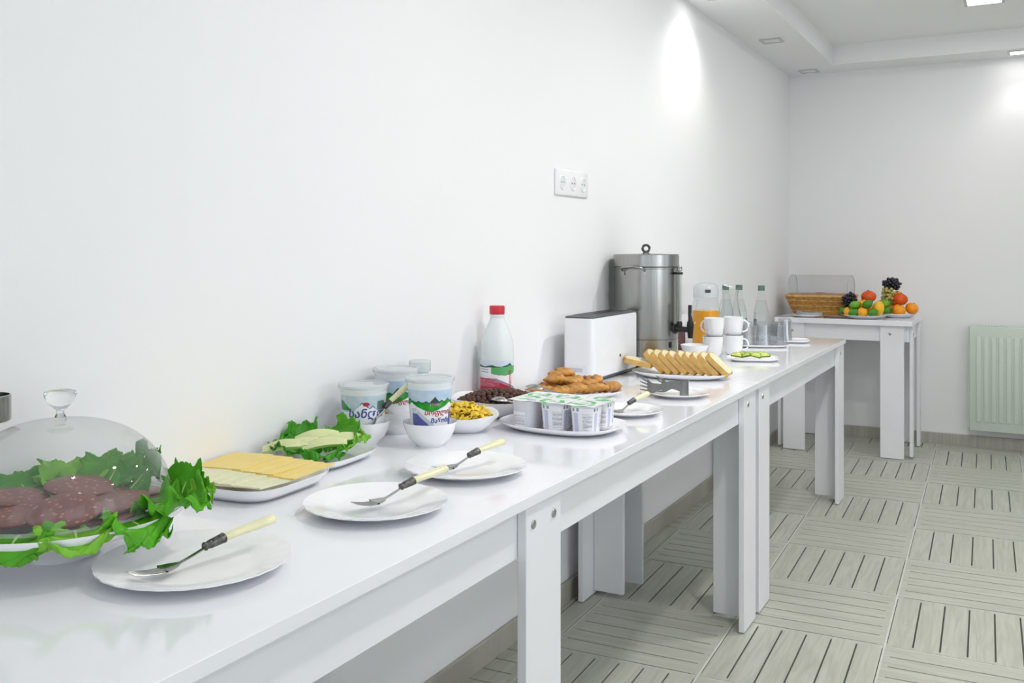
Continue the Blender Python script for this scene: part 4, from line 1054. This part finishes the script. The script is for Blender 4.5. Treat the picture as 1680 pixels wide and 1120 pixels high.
NB = ['bread slice second from the toaster end of the row', 'bread slice third from the toaster end of the row', 'bread slice fourth from the toaster end of the row', 'bread slice fifth from the toaster end of the row', 'middle bread slice of the leaning row', 'bread slice fourth from the open end of the row', 'bread slice third from the open end of the row', 'bread slice second from the open end of the row', 'bread slice with its pale crumb face open to the room']
for k in range(9):
    x = BX - 0.088 + k * 0.0265
    o = link('bread_slice', TM, None, None, (x, BY + R.uniform(-.004, .004) + .003, TZ + .0470), (R.uniform(-.03, .03), -math.radians(47 + R.uniform(-2, 2)), .10 + R.uniform(-.04, .04)))
    tag(o, NB[k], 'bread', 'bread slices on the platter')
o = link('bread_slice', TM, None, None, (BX - .142, BY - .020, TZ + .045), (0.0, -math.radians(79), .25)); tag(o, 'bread slice lying almost flat at the toaster end', 'bread', 'bread slices on the platter')

# bread tongs on edge on the small plate
t = empty('bread_tongs', (0.470, 2.640, TZ + .005), 0, 'flat steel bread tongs standing on edge on a small plate', 'tongs')
def strip(path, w0, w1, th, name):
    """upright strip along a path of (x, y), bottom z w0, top z w1 per point"""
    bm = bmesh.new(); n = len(path); rows = []
    for i, (x, y) in enumerate(path):
        a = Vector(path[max(i - 1, 0)]); b = Vector(path[min(i + 1, n - 1)]); d = (b - a).normalized(); nn = Vector((-d.y, d.x)) * th / 2
        rows.append([bm.verts.new((x + nn.x, y + nn.y, w0[i])), bm.verts.new((x - nn.x, y - nn.y, w0[i])), bm.verts.new((x - nn.x, y - nn.y, w1[i])), bm.verts.new((x + nn.x, y + nn.y, w1[i]))])
    for i in range(n - 1):
        for j in range(4): bm.faces.new((rows[i][j], rows[i][(j + 1) % 4], rows[i + 1][(j + 1) % 4], rows[i + 1][j]))
    bm.faces.new(rows[0][::-1]); bm.faces.new(rows[-1]); return fin(bm, name, 50)
bend = [(.036 + .014 * math.cos(a), -.062 + .014 * math.sin(a)) for a in [PI * q / 10 - PI / 2 - .45 for q in range(11)]]
link('spring_bend', strip(bend, [.004] * 11, [.050] * 11, .0016, 'spring_bend'), TONG, t)
e0, e1 = bend[0], bend[-1]
for s, e, tipp in ((-1, e0, (-.098, -.052)), (1, e1, (-.070, .010))):
    path = [(e[0] + (tipp[0] - e[0]) * q, e[1] + (tipp[1] - e[1]) * q) for q in (0, .25, .5, .7, .8)]
    arm = link('arm', strip(path, [.020, .026, .016, .004, .002], [.050, .046, .034, .036, .046], .0016, 'arm'), TONG, t)
    p0 = Vector(path[-1]); d = (Vector(tipp) - Vector(e)).normalized()
    for k in range(5):
        zc = .005 + k * .0085
        link('claw', tube([(p0.x, p0.y, zc), (p0.x + d.x * .016, p0.y + d.y * .016, zc + .002 * (k - 1)), (p0.x + d.x * .026, p0.y + d.y * .026 + s * -.004, zc + .003 * (k - 1))], [.0026, .0022, .0012], 6), TONG, arm)

# ------------------------------------------------------------------ lime dish
LX, LY = 0.440, 3.610
o = link('lime_dish', dish_mesh(.096, .062, .014, 4.0, flat=.74), PORC, None, (LX, LY, TZ), (0, 0, .35)); tag(o, 'small white rectangular dish with lime slices', 'dish')
LIMF = mat('lime_flesh', rgb(190, 204, 84), .35, var=.15, vscale=60); LIMR = mat('lime_rind', rgb(76, 132, 30), .4, var=.12, vscale=40)
def lime_mesh():
    bm = bmesh.new(); add_lathe(bm, [(0, .003), (.0185, .003), (.0205, .0026), (.0215, 0), (.0205, -.0026), (.0185, -.003), (0, -.003)], 28)
    for f in bm.faces:
        q = f.calc_center_median(); f.material_index = 1 if math.hypot(q.x, q.y) > .0188 else 0
    bmesh.ops.bisect_plane(bm, geom=bm.verts[:] + bm.edges[:] + bm.faces[:], plane_co=(0, -.002, 0), plane_no=(0, -1, 0), clear_outer=True)
    me = fin(bm, 'lime', 35); me.materials.append(LIMF); me.materials.append(LIMR); return me
LM = lime_mesh(); ca, sa = math.cos(.35), math.sin(.35)
for k, (dx, dy, lb) in enumerate([(-.062, -.018, 'lime slice at the left end of the dish, front row'), (-.028, -.022, 'lime slice second from left in the front row'), (.008, -.024, 'lime slice third from left in the front row'), (.042, -.018, 'lime slice at the right end of the front row'), (-.045, .018, 'lime slice at the left of the back row'), (-.008, .016, 'lime slice in the middle of the back row'), (.032, .018, 'lime slice at the right of the back row')]):
    tag(link('lime_slice', LM, None, None, (LX + dx * ca - dy * sa, LY + dx * sa + dy * ca, TZ + .0185), (.62, R.uniform(-.3, .3), .35 + R.uniform(-.9, .9))), lb, 'lime', 'lime slices on the dish')

# ------------------------------------------------------------------ mugs, bowl, tea box
def mug_mesh(r=.040, h=.078):
    return lathe([(0, .005), (.55 * r, .005), (.80 * r, .22 * h), (.93 * r, .6 * h), (r - .002, h - .0006), (r - .0008, h), (r, h - .001), (.96 * r, .58 * h), (.84 * r, .20 * h), (.62 * r, .001), (.55 * r, 0), (0, .0015)], 44, name='mug')
MG = mug_mesh(); MH = tube([(.034 + .025 * math.sin(a) ** .8, 0, .042 + .023 * math.cos(a)) for a in [PI * q / 14 for q in range(15)][:-1] + [PI * .999]], .0042, 12, flat=(1.2, .85), name='handle')
MG.materials.append(PORC); MH.materials.append(PORC)
def mug(x, y, z, rz, label):
    t = empty('mug', (x, y, z), rz, label, 'mug', 'white mugs beside the urn'); link('cup', MG, None, t); link('handle', MH, None, t)
mug(0.262, 3.690, TZ, 2.6, 'lower white mug of the left stack, beside the bread')
mug(0.266, 3.694, TZ + .0735, 2.9, 'upper white mug of the left stack, in front of the orange juice')
mug(0.318, 3.782, TZ, .2, 'lower white mug of the right stack with handle to the right')
mug(0.318, 3.784, TZ + .0735, .35, 'upper white mug of the right stack with handle to the right')
tag(link('bowl', bowl_mesh(.054, .050, .55), PORC, None, (0.212, 3.610, TZ)), 'small white bowl behind the bread slices', 'bowl')
t = empty('tea_box', (0.086, 3.640, TZ), -.12, 'open dark red patterned tea box with white flaps behind the urn tap', 'box')
TEA = speckled('patterned_card', rgb(92, 36, 44), rgb(188, 160, 156), 150, .18, .5, soft=.1); CARD = mat('white_card', rgb(240, 240, 240), .6, var=.02)
bm = bmesh.new(); bw, bd, bh, th = .062, .045, .105, .0015
add_box(bm, (-bw, -bd, 0), (bw, -bd + th, bh)); add_box(bm, (-bw, bd - th, 0), (bw, bd, bh)); add_box(bm, (-bw, -bd + th, 0), (-bw + th, bd - th, bh)); add_box(bm, (bw - th, -bd + th, 0), (bw, bd - th, bh)); add_box(bm, (-bw + th, -bd + th, 0), (bw - th, bd - th, th))
link('carton', fin(bm, 'carton', 0), TEA, t)
link('flap', box((-bw, 0, 0), (bw, th, .060)), CARD, t, (0, bd - th, bh), (-.35, 0, 0))
link('flap', box((0, -bd, 0), (th, bd, .055)), CARD, t, (bw - th, 0, bh), (0, 1.05, 0))
for k in range(5): link('tea_sachet', box((-bw + .006 + k * .022, -bd + .006, .01), (-bw + .022 + k * .022, bd - .006, .098), .001), CARD, t)

# ------------------------------------------------------------------ juice jug, pitcher, bottles
JX, JY = 0.130, 4.030
t = empty('juice_jug', (JX, JY, TZ), 0, 'clear jug half full of orange juice with a white lid', 'jug')
link('glass', lathe([(0, .002), (.050, .002), (.052, .0), (.056, .006), (.0585, .11), (.0585, .17), (.055, .190), (.050, .205), (.050, .224)], 48, smooth=50), thin_glass('jug_glass', (.95, .96, .96, 1), 1.38, .02), t)
link('juice', lathe([(0, .006), (.051, .006), (.0545, .01), (.057, .11), (.0572, .158), (0, .158)], 48), mat('orange_juice', rgb(236, 164, 8), .25, var=.04, vscale=14, sss=.25), t)
ld = link('lid', lathe([(.0515, .212), (.0535, .214), (.0535, .250), (.050, .262), (.040, .272), (.018, .278), (0, .279)], 48, smooth=35), CLOUD, t)
link('lid_lever', box((.0, -.008, .276), (.040, .008, .282), .002), WPLAS, ld, (0, 0, 0), (0, .28, .5))
link('lid_button', box((.045, -.012, .236), (.0555, .012, .250), .002), DARKP, ld, (0, 0, 0), (0, 0, -1.1))
link('handle', tube([(-.045, .03, .20), (-.058, .052, .195), (-.062, .058, .14), (-.056, .048, .07), (-.044, .034, .05)], .006, 10), THIN, t)
t = empty('water_pitcher', (0.180, 4.240, TZ), 2.3, 'clear faceted glass water pitcher in front of the capped bottles', 'pitcher')
link('glass', lathe([(0, .004), (.045, .004), (.047, .0), (.052, .008), (.056, .05), (.050, .11), (.038, .165), (.033, .195), (.034, .22), (.040, .245), (.0385, .245), (.032, .22), (.031, .195), (.036, .165), (.048, .11), (.054, .05), (.050, .012), (0, .010)], 16, smooth=12), BOTG, t)
link('handle', tube([(.034, .0, .225), (.052, 0, .23), (.066, 0, .205), (.066, 0, .15), (.058, 0, .11), (.050, 0, .10)], .0058, 10), BOTG, t)
CAPM = mat('green_grey_cap', rgb(88, 118, 112), .4, var=.05)
def water_bottle(x, y, label, label_col):
    t = empty('water_bottle', (x, y, TZ), 0, label, 'bottle', 'glass water bottles with green caps')
    link('glass', lathe([(0, .006), (.030, .004), (.033, 0), (.0365, .006), (.0375, .03), (.0375, .085), (.035, .120), (.027, .165), (.0185, .205), (.0145, .228), (.0142, .240), (0, .240)], 40, smooth=50), BOTG, t)
    link('water', lathe([(0, .008), (.033, .008), (.036, .03), (.036, .085), (.0335, .120), (.0258, .163), (.021, .185), (0, .185)], 32), thin_glass('still_water', (.97, .98, .98, 1), 1.2, .02), t)
    link('cap', lathe([(.0152, .230), (.0160, .231), (.0160, .2525), (.0145, .2545), (0, .2545)], 28, smooth=30), CAPM, t)
    a0 = facing(x, y) + label_col
    def fn(u, v):
        z = .055 + .075 * v; q = (.0378 if z < .085 else .0378 - (z - .085) * .072); a = a0 + (u - .5) * 1.0; return (math.cos(a) * q, math.sin(a) * q, z)
    link('label', grid(fn, 16, 10, 'label', colf=lambda u, v: C(112, 128, 128) if (abs(u - .5) < .3 and .15 < v < .6) else C(196, 206, 208)), PRINT, t)
water_bottle(0.108, 4.420, 'capped water bottle left of three, behind the glass pitcher', -.7)
water_bottle(0.158, 4.470, 'capped water bottle middle of three, beside the glass pitcher', 1.2)
water_bottle(0.268, 4.450, 'capped water bottle standing alone behind the upturned glasses', -.9)

# ------------------------------------------------------------------ upturned tumblers on trays
o = link('glass_tray', dish_mesh(.112, .085, .012, 4.0, flat=.80), PORC, None, (0.336, 4.165, TZ), (0, 0, .4)); tag(o, 'white tray under six upturned glass tumblers', 'tray')
o = link('glass_tray', dish_mesh(.085, .085, .012, 4.0, flat=.80), PORC, None, (0.405, 4.430, TZ), (0, 0, .3)); tag(o, 'white tray with upturned tumblers at the table end', 'tray')
def tumbler_mesh():
    """upturned, faceted, thick base on top"""
    return lathe([(.0335, 0), (.0345, .001), (.0335, .012), (.0285, .096), (.026, .100), (0, .101), (0, .090), (.0255, .088), (.0310, .012), (.0322, 0), (.0335, 0)], 20, smooth=14, name='tumbler')
TMB = tumbler_mesh(); TMB.materials.append(TUMB)
ca, sa = math.cos(.4), math.sin(.4)
for dx, dy, lb in [(-.064, -.036, 'upturned tumbler front left on the larger tray'), (.004, -.038, 'upturned tumbler front middle on the larger tray'), (.072, -.036, 'upturned tumbler front right on the larger tray'), (-.062, .034, 'upturned tumbler back left on the larger tray'), (.004, .036, 'upturned tumbler back middle on the larger tray'), (.072, .036, 'upturned tumbler back right on the larger tray')]:
    tag(link('tumbler', TMB, None, None, (0.336 + dx * ca - dy * sa, 4.165 + dx * sa + dy * ca, TZ + .0045), (0, 0, R.uniform(0, 1))), lb, 'glass', 'upturned tumblers on trays')
for dx, dy, lb in [(-.020, -.030, 'upturned tumbler nearer the room on the end tray'), (-.036, .044, 'upturned tumbler nearer the corner on the end tray')]:
    tag(link('tumbler', TMB, None, None, (0.405 + dx, 4.430 + dy, TZ + .0045), (0, 0, R.uniform(0, 1))), lb, 'glass', 'upturned tumblers on trays')

# ------------------------------------------------------------------ corner table: basket
WK = mat('wicker', rgb(190, 138, 68), .6, var=.3, vscale=60, bump=.6, bscale=120); WKL = mat('wicker_light', rgb(206, 166, 96), .6, var=.25, vscale=60, bump=.6, bscale=120)
GX, GY = 0.255, 6.000
t = empty('bread_basket', (GX, GY, CZ), 0, 'wicker basket with a clear roll-top lid on the corner table', 'basket')
a0, b0, a1, b1, bh = .150, .105, .195, .150, .105
def rrect(a, b, n, k=5.0): return [(math.cos(q) * sup(q, k) * a, math.sin(q) * sup(q, k) * b) for q in [2 * PI * i / n for i in range(n)]]
for k in range(11):
    f = k / 10; a, b = a0 + (a1 - a0) * f, b0 + (b1 - b0) * f
    pts = rrect(a, b, 96); pts = [(x * (1 + .012 * (1 if (i // 2 + k) % 2 else -1)), y * (1 + .012 * (1 if (i // 2 + k) % 2 else -1)), .006 + f * bh) for i, (x, y) in enumerate(pts)]
    link('weave_strand', tube(pts + [pts[0]], .0056, 6), WKL if k % 3 == 2 else WK, t)
pts = [(x, y, bh + .012) for x, y in rrect(a1 + .004, b1 + .004, 72)]; link('rim', tube(pts + [pts[0]], .0078, 8), WKL, t)
bm = bmesh.new(); v = [bm.verts.new((x, y, .003)) for x, y in rrect(a0, b0, 48)]; bm.faces.new(v); link('bottom', fin(bm, 'bottom', 0), WK, t)
STK = None
for i in range(0, 40):
    q = 2 * PI * i / 40; k = sup(q, 5)
    link('stake', tube([(math.cos(q) * k * a0 * .985, math.sin(q) * k * b0 * .985, .002), (math.cos(q) * k * a1 * .985, math.sin(q) * k * b1 * .985, bh + .01)], .003, 5), WK, t)
lid = empty('lid_group', (0, 0, 0)); COL.objects.unlink(lid); bpy.data.objects.remove(lid)
LW, LD, LH = .172, .135, .118
def roll(u, v):
    a = PI * v; return ((u - .5) * 2 * LW, -math.cos(a) * LD, bh + .018 + LH * (max(0.0, math.sin(a)) ** .45))
BASKLID = thin_glass('roll_top_acrylic', (.93, .94, .945, 1), 1.45, .02, .05)
link('roll_top', grid(roll, 10, 26, 'roll_top', smooth=60), BASKLID, t)
for s in (-1, 1):
    bm = bmesh.new(); ed = [bm.verts.new((s * LW, -math.cos(PI * q / 26) * LD, bh + .018 + LH * (max(0.0, math.sin(PI * q / 26)) ** .45))) for q in range(27)]
    bm.faces.new(ed); link('lid_end', fin(bm, 'lid_end', 0), BASKLID, t)
    link('lid_edge', tube([(s * LW, -math.cos(PI * q / 26) * LD, bh + .018 + LH * (max(0.0, math.sin(PI * q / 26)) ** .45)) for q in range(27)], .0022, 6), thin_glass('lid_edge_plastic', (.8, .82, .82, 1), 1.5, .05, .25), t)
LOAF = mat('brown_bread', rgb(176, 124, 92), .6, var=.15, vscale=20, bump=.3)
for k, (dx, dy, rz, lb) in enumerate([(-.075, -.035, .3, 'brown bread roll at the left in the covered basket'), (.06, -.03, -.2, 'brown bread roll at the right in the covered basket'), (-.01, .05, .1, 'brown bread roll at the back in the covered basket')]):
    me = grid(lambda u, v: (math.cos(2 * PI * u) * math.cos((v - .5) * PI * .998) * .082, math.sin(2 * PI * u) * math.cos((v - .5) * PI * .998) * .042, math.sin((v - .5) * PI * .998) * .034 * (1 + .05 * math.sin(30 * u))), 28, 14, 'loaf', close_u=True, smooth=0)
    tag(link('bread_roll', me, LOAF, None, (GX + dx, GY + dy, CZ + .098), (0, 0, rz)), lb, 'bread', 'bread rolls in the basket')
# small plate with tongs in front of the basket
tag(link('plate', PL18, PORC, None, (0.215, 5.758, CZ)), 'small white plate with steel tongs in front of the basket', 'plate')
t = empty('serving_tongs', (0.215, 5.758, CZ + .006), .25, 'steel serving tongs resting on the small plate by the basket', 'tongs')
for s in (-1, 1): link('arm', strip([(.085, s * .004), (.04, s * .016), (-.02, s * .022), (-.06, s * .018)], [.004, .006, .006, .002], [.022, .022, .026, .036], .002, 'arm'), STEEL, t)
link('spring_bend', strip([(.085 + .006 * math.sin(a), -.004 * math.cos(a)) for a in [PI * q / 8 for q in range(9)]], [.004] * 9, [.022] * 9, .002, 'spring_bend'), STEEL, t)
NAP = mat('brown_paper_napkin', rgb(150, 122, 112), .8, var=.12, vscale=30)
t = empty('napkin_stack', (0.375, 5.742, CZ), .3, 'folded brown paper napkins beside the fruit plate', 'napkins')
for k in range(4): link('napkin', box((-.055, -.035, .001 + k * .003), (.055, .035, .0035 + k * .003), .0008), NAP, t, (R.uniform(-.006, .006), R.uniform(-.004, .004), 0), (0, 0, R.uniform(-.12, .12)))

# ------------------------------------------------------------------ fruit
F1, F2 = (0.530, 5.790), (0.690, 5.985)
PLF = plate_mesh(.128, .022)
tag(link('fruit_plate', PLF, PORC, None, (F1[0], F1[1], CZ)), 'white plate of limes, tangerines and a lemon nearer the room', 'plate', 'white fruit plates')
tag(link('fruit_plate', plate_mesh(.110, .024), PORC, None, (F2[0], F2[1], CZ)), 'white plate of oranges, persimmon and grapes at the table corner', 'plate', 'white fruit plates')
FOR = mat('orange_peel', rgb(244, 156, 22), .42, var=.06, vscale=30, bump=.3, bscale=260)
FTA = mat('tangerine_peel', rgb(246, 170, 30), .42, var=.06, vscale=30, bump=.3, bscale=260)
FPE = mat('persimmon_skin', rgb(216, 80, 12), .25, var=.08, vscale=14)
FLI = mat('feijoa_skin', rgb(70, 134, 30), .45, var=.16, vscale=30, bump=.2, bscale=180); FL2 = mat('lime_skin', rgb(104, 170, 34), .4, var=.12, vscale=30)
FLE = mat('lemon_peel', rgb(248, 190, 30), .4, var=.05, vscale=30, bump=.3, bscale=240)
STEMM = mat('fruit_stem', rgb(92, 104, 48), .7, var=.2)
def fruit_mesh(rx, rz, kind):
    def fn(u, v):
        b = (v - .5) * PI * .998; a = 2 * PI * u; k = 1.0
        r = math.cos(b) * rx; z = math.sin(b) * rz
        if kind == 'round': z -= .10 * rz * max(0, math.sin(b)) ** 12
        if kind == 'lemon': z += math.copysign(abs(math.sin(b)) ** 14 * rz * .14, b)
        if kind == 'persimmon': r *= 1 + .03 * math.cos(4 * a); z *= .96
        return (math.cos(a) * r, math.sin(a) * r, z)
    me = grid(fn, 28, 18, 'fruit', close_u=True, smooth=0); return me
MESH = {'orange': fruit_mesh(.036, .034, 'round'), 'tangerine': fruit_mesh(.029, .026, 'round'), 'persimmon': fruit_mesh(.041, .036, 'persimmon'), 'lime': fruit_mesh(.022, .028, 'lemon'), 'feijoa': fruit_mesh(.024, .030, 'lemon'), 'lemon': fruit_mesh(.033, .043, 'lemon')}
MM = {'orange': FOR, 'tangerine': FTA, 'persimmon': FPE, 'lime': FL2, 'feijoa': FLI, 'lemon': FLE}
CAL = lathe([(0, .003), (.004, .003), (.0065, .001), (.006, -.001), (0, -.001)], 10, name='calyx'); CAL.materials.append(STEMM)
TOPZ = {'orange': .031, 'tangerine': .0235, 'persimmon': .035, 'lime': .031, 'feijoa': .033, 'lemon': .048}
def fruit(kind, x, y, z, label, rot=(0, 0, 0)):
    t = empty(kind, (x, y, z), 0, label, kind, 'fruit heaped on the two plates', rot=rot)
    link('flesh', MESH[kind], MM[kind], t); link('calyx', CAL, None, t, (0, 0, TOPZ[kind]))
zz = CZ + .006
hor = (0, 1.35, .3)
fx, fy = F1
fruit('feijoa', fx - .112, fy + .010, zz + .036, 'dark green feijoa at the left end behind the basket napkins', (0, 1.2, 1.2))
fruit('tangerine', fx - .078, fy - .045, zz + .032, 'small tangerine at the front left of the nearer fruit plate', (.4, .3, 0))
fruit('feijoa', fx - .042, fy - .070, zz + .030, 'dark green feijoa in the front row, second from left', hor)
fruit('tangerine', fx + .004, fy - .074, zz + .034, 'tangerine in the middle of the front row', (.2, .4, 0))
fruit('feijoa', fx + .058, fy - .066, zz + .032, 'dark green feijoa at the right of the front row', (0, 1.3, .8))
fruit('lime', fx - .040, fy - .058, zz + .074, 'bright green lime on top of the front left fruit', hor)
fruit('tangerine', fx - .004, fy - .020, zz + .078, 'tangerine half hidden above the front row', (.3, 0, 0))
fruit('feijoa', fx + .026, fy - .046, zz + .078, 'round green feijoa on top in the middle of the nearer plate', (.3, .9, .4))
fruit('lemon', fx + .080, fy - .016, zz + .052, 'large yellow lemon standing at the right of the nearer plate', (.2, .25, 0))
fruit('feijoa', fx - .050, fy + .020, zz + .036, 'dark green feijoa at the back of the nearer plate', hor)
fruit('persimmon', fx + .022, fy + .030, zz + .118, 'red-orange persimmon on top of the nearer plate', (.15, -.1, 0))
fruit('orange', fx + .012, fy + .030, zz + .044, 'orange under the persimmon of the nearer plate')
gx2, gy2 = F2
fruit('lime', gx2 - .060, gy2 - .070, zz + .075, 'green lime on top at the left of the far plate', hor)
fruit('feijoa', gx2 - .052, gy2 - .072, zz + .034, 'dark green feijoa at the left front of the far plate', hor)
fruit('orange', gx2 + .016, gy2 - .066, zz + .040, 'orange at the front of the far plate', (.3, .2, 0))
fruit('orange', gx2 + .078, gy2 - .005, zz + .048, 'orange at the right end of the far plate', (-.2, .4, 0))
fruit('orange', gx2 - .006, gy2 + .040, zz + .112, 'orange behind the grapes in the middle of the heap')
fruit('orange', gx2 - .030, gy2 + .030, zz + .044, 'orange at the back of the far plate under the grapes')
fruit('persimmon', gx2 + .018, gy2 - .030, zz + .101, 'glossy red-orange persimmon on top of the far plate', (.2, .15, 0))
GRD = mat('dark_grape_skin', rgb(38, 36, 48), .35, var=.25, vscale=60); GRW = mat('white_grape_skin', rgb(178, 168, 96), .35, var=.12, vscale=50, sss=.3)
def grapes(x, y, z, rx, ry, rz_, n, m, r, seed, label, name='grape_bunch'):
    rr = random.Random(seed); t = empty(name, (x, y, z), 0, label, 'grapes'); pts = []
    bm = bmesh.new(); bmesh.ops.create_icosphere(bm, subdivisions=2, radius=r); gm = fin(bm, 'grape', 0)
    for p in gm.polygons: p.use_smooth = True
    gm.materials.append(m); tr = 0
    while len(pts) < n and tr < 20000:
        tr += 1; v = Vector((rr.gauss(0, 1), rr.gauss(0, 1), rr.gauss(0, 1))).normalized() * rr.uniform(.1, 1) ** .5
        p = Vector((v.x * rx, v.y * ry, v.z * rz_))
        if all((p - q).length > r * 1.45 for q in pts): pts.append(p)
    for p in pts: link('grape', gm, None, t, p).scale = [rr.uniform(.88, 1.08)] * 3
    link('stalk', tube([(0, 0, -rz_ * .6), (.004, 0, 0), (0, .006, rz_ * .7), (.008, .008, rz_ * 1.15)], .0022, 6), STEMM, t)
grapes(fx - .082, fy + .012, zz + .094, .040, .036, .046, 70, GRD, .0088, 3, 'dark grape bunch at the left of the fruit beside the basket')
grapes(gx2 - .048, gy2 - .020, zz + .122, .042, .036, .050, 64, GRW, .0095, 4, 'pale green grape bunch between the two persimmons')
grapes(gx2 - .034, gy2 + .018, zz + .186, .050, .042, .036, 84, GRD, .0088, 5, 'dark grape bunch on the very top of the fruit heap')
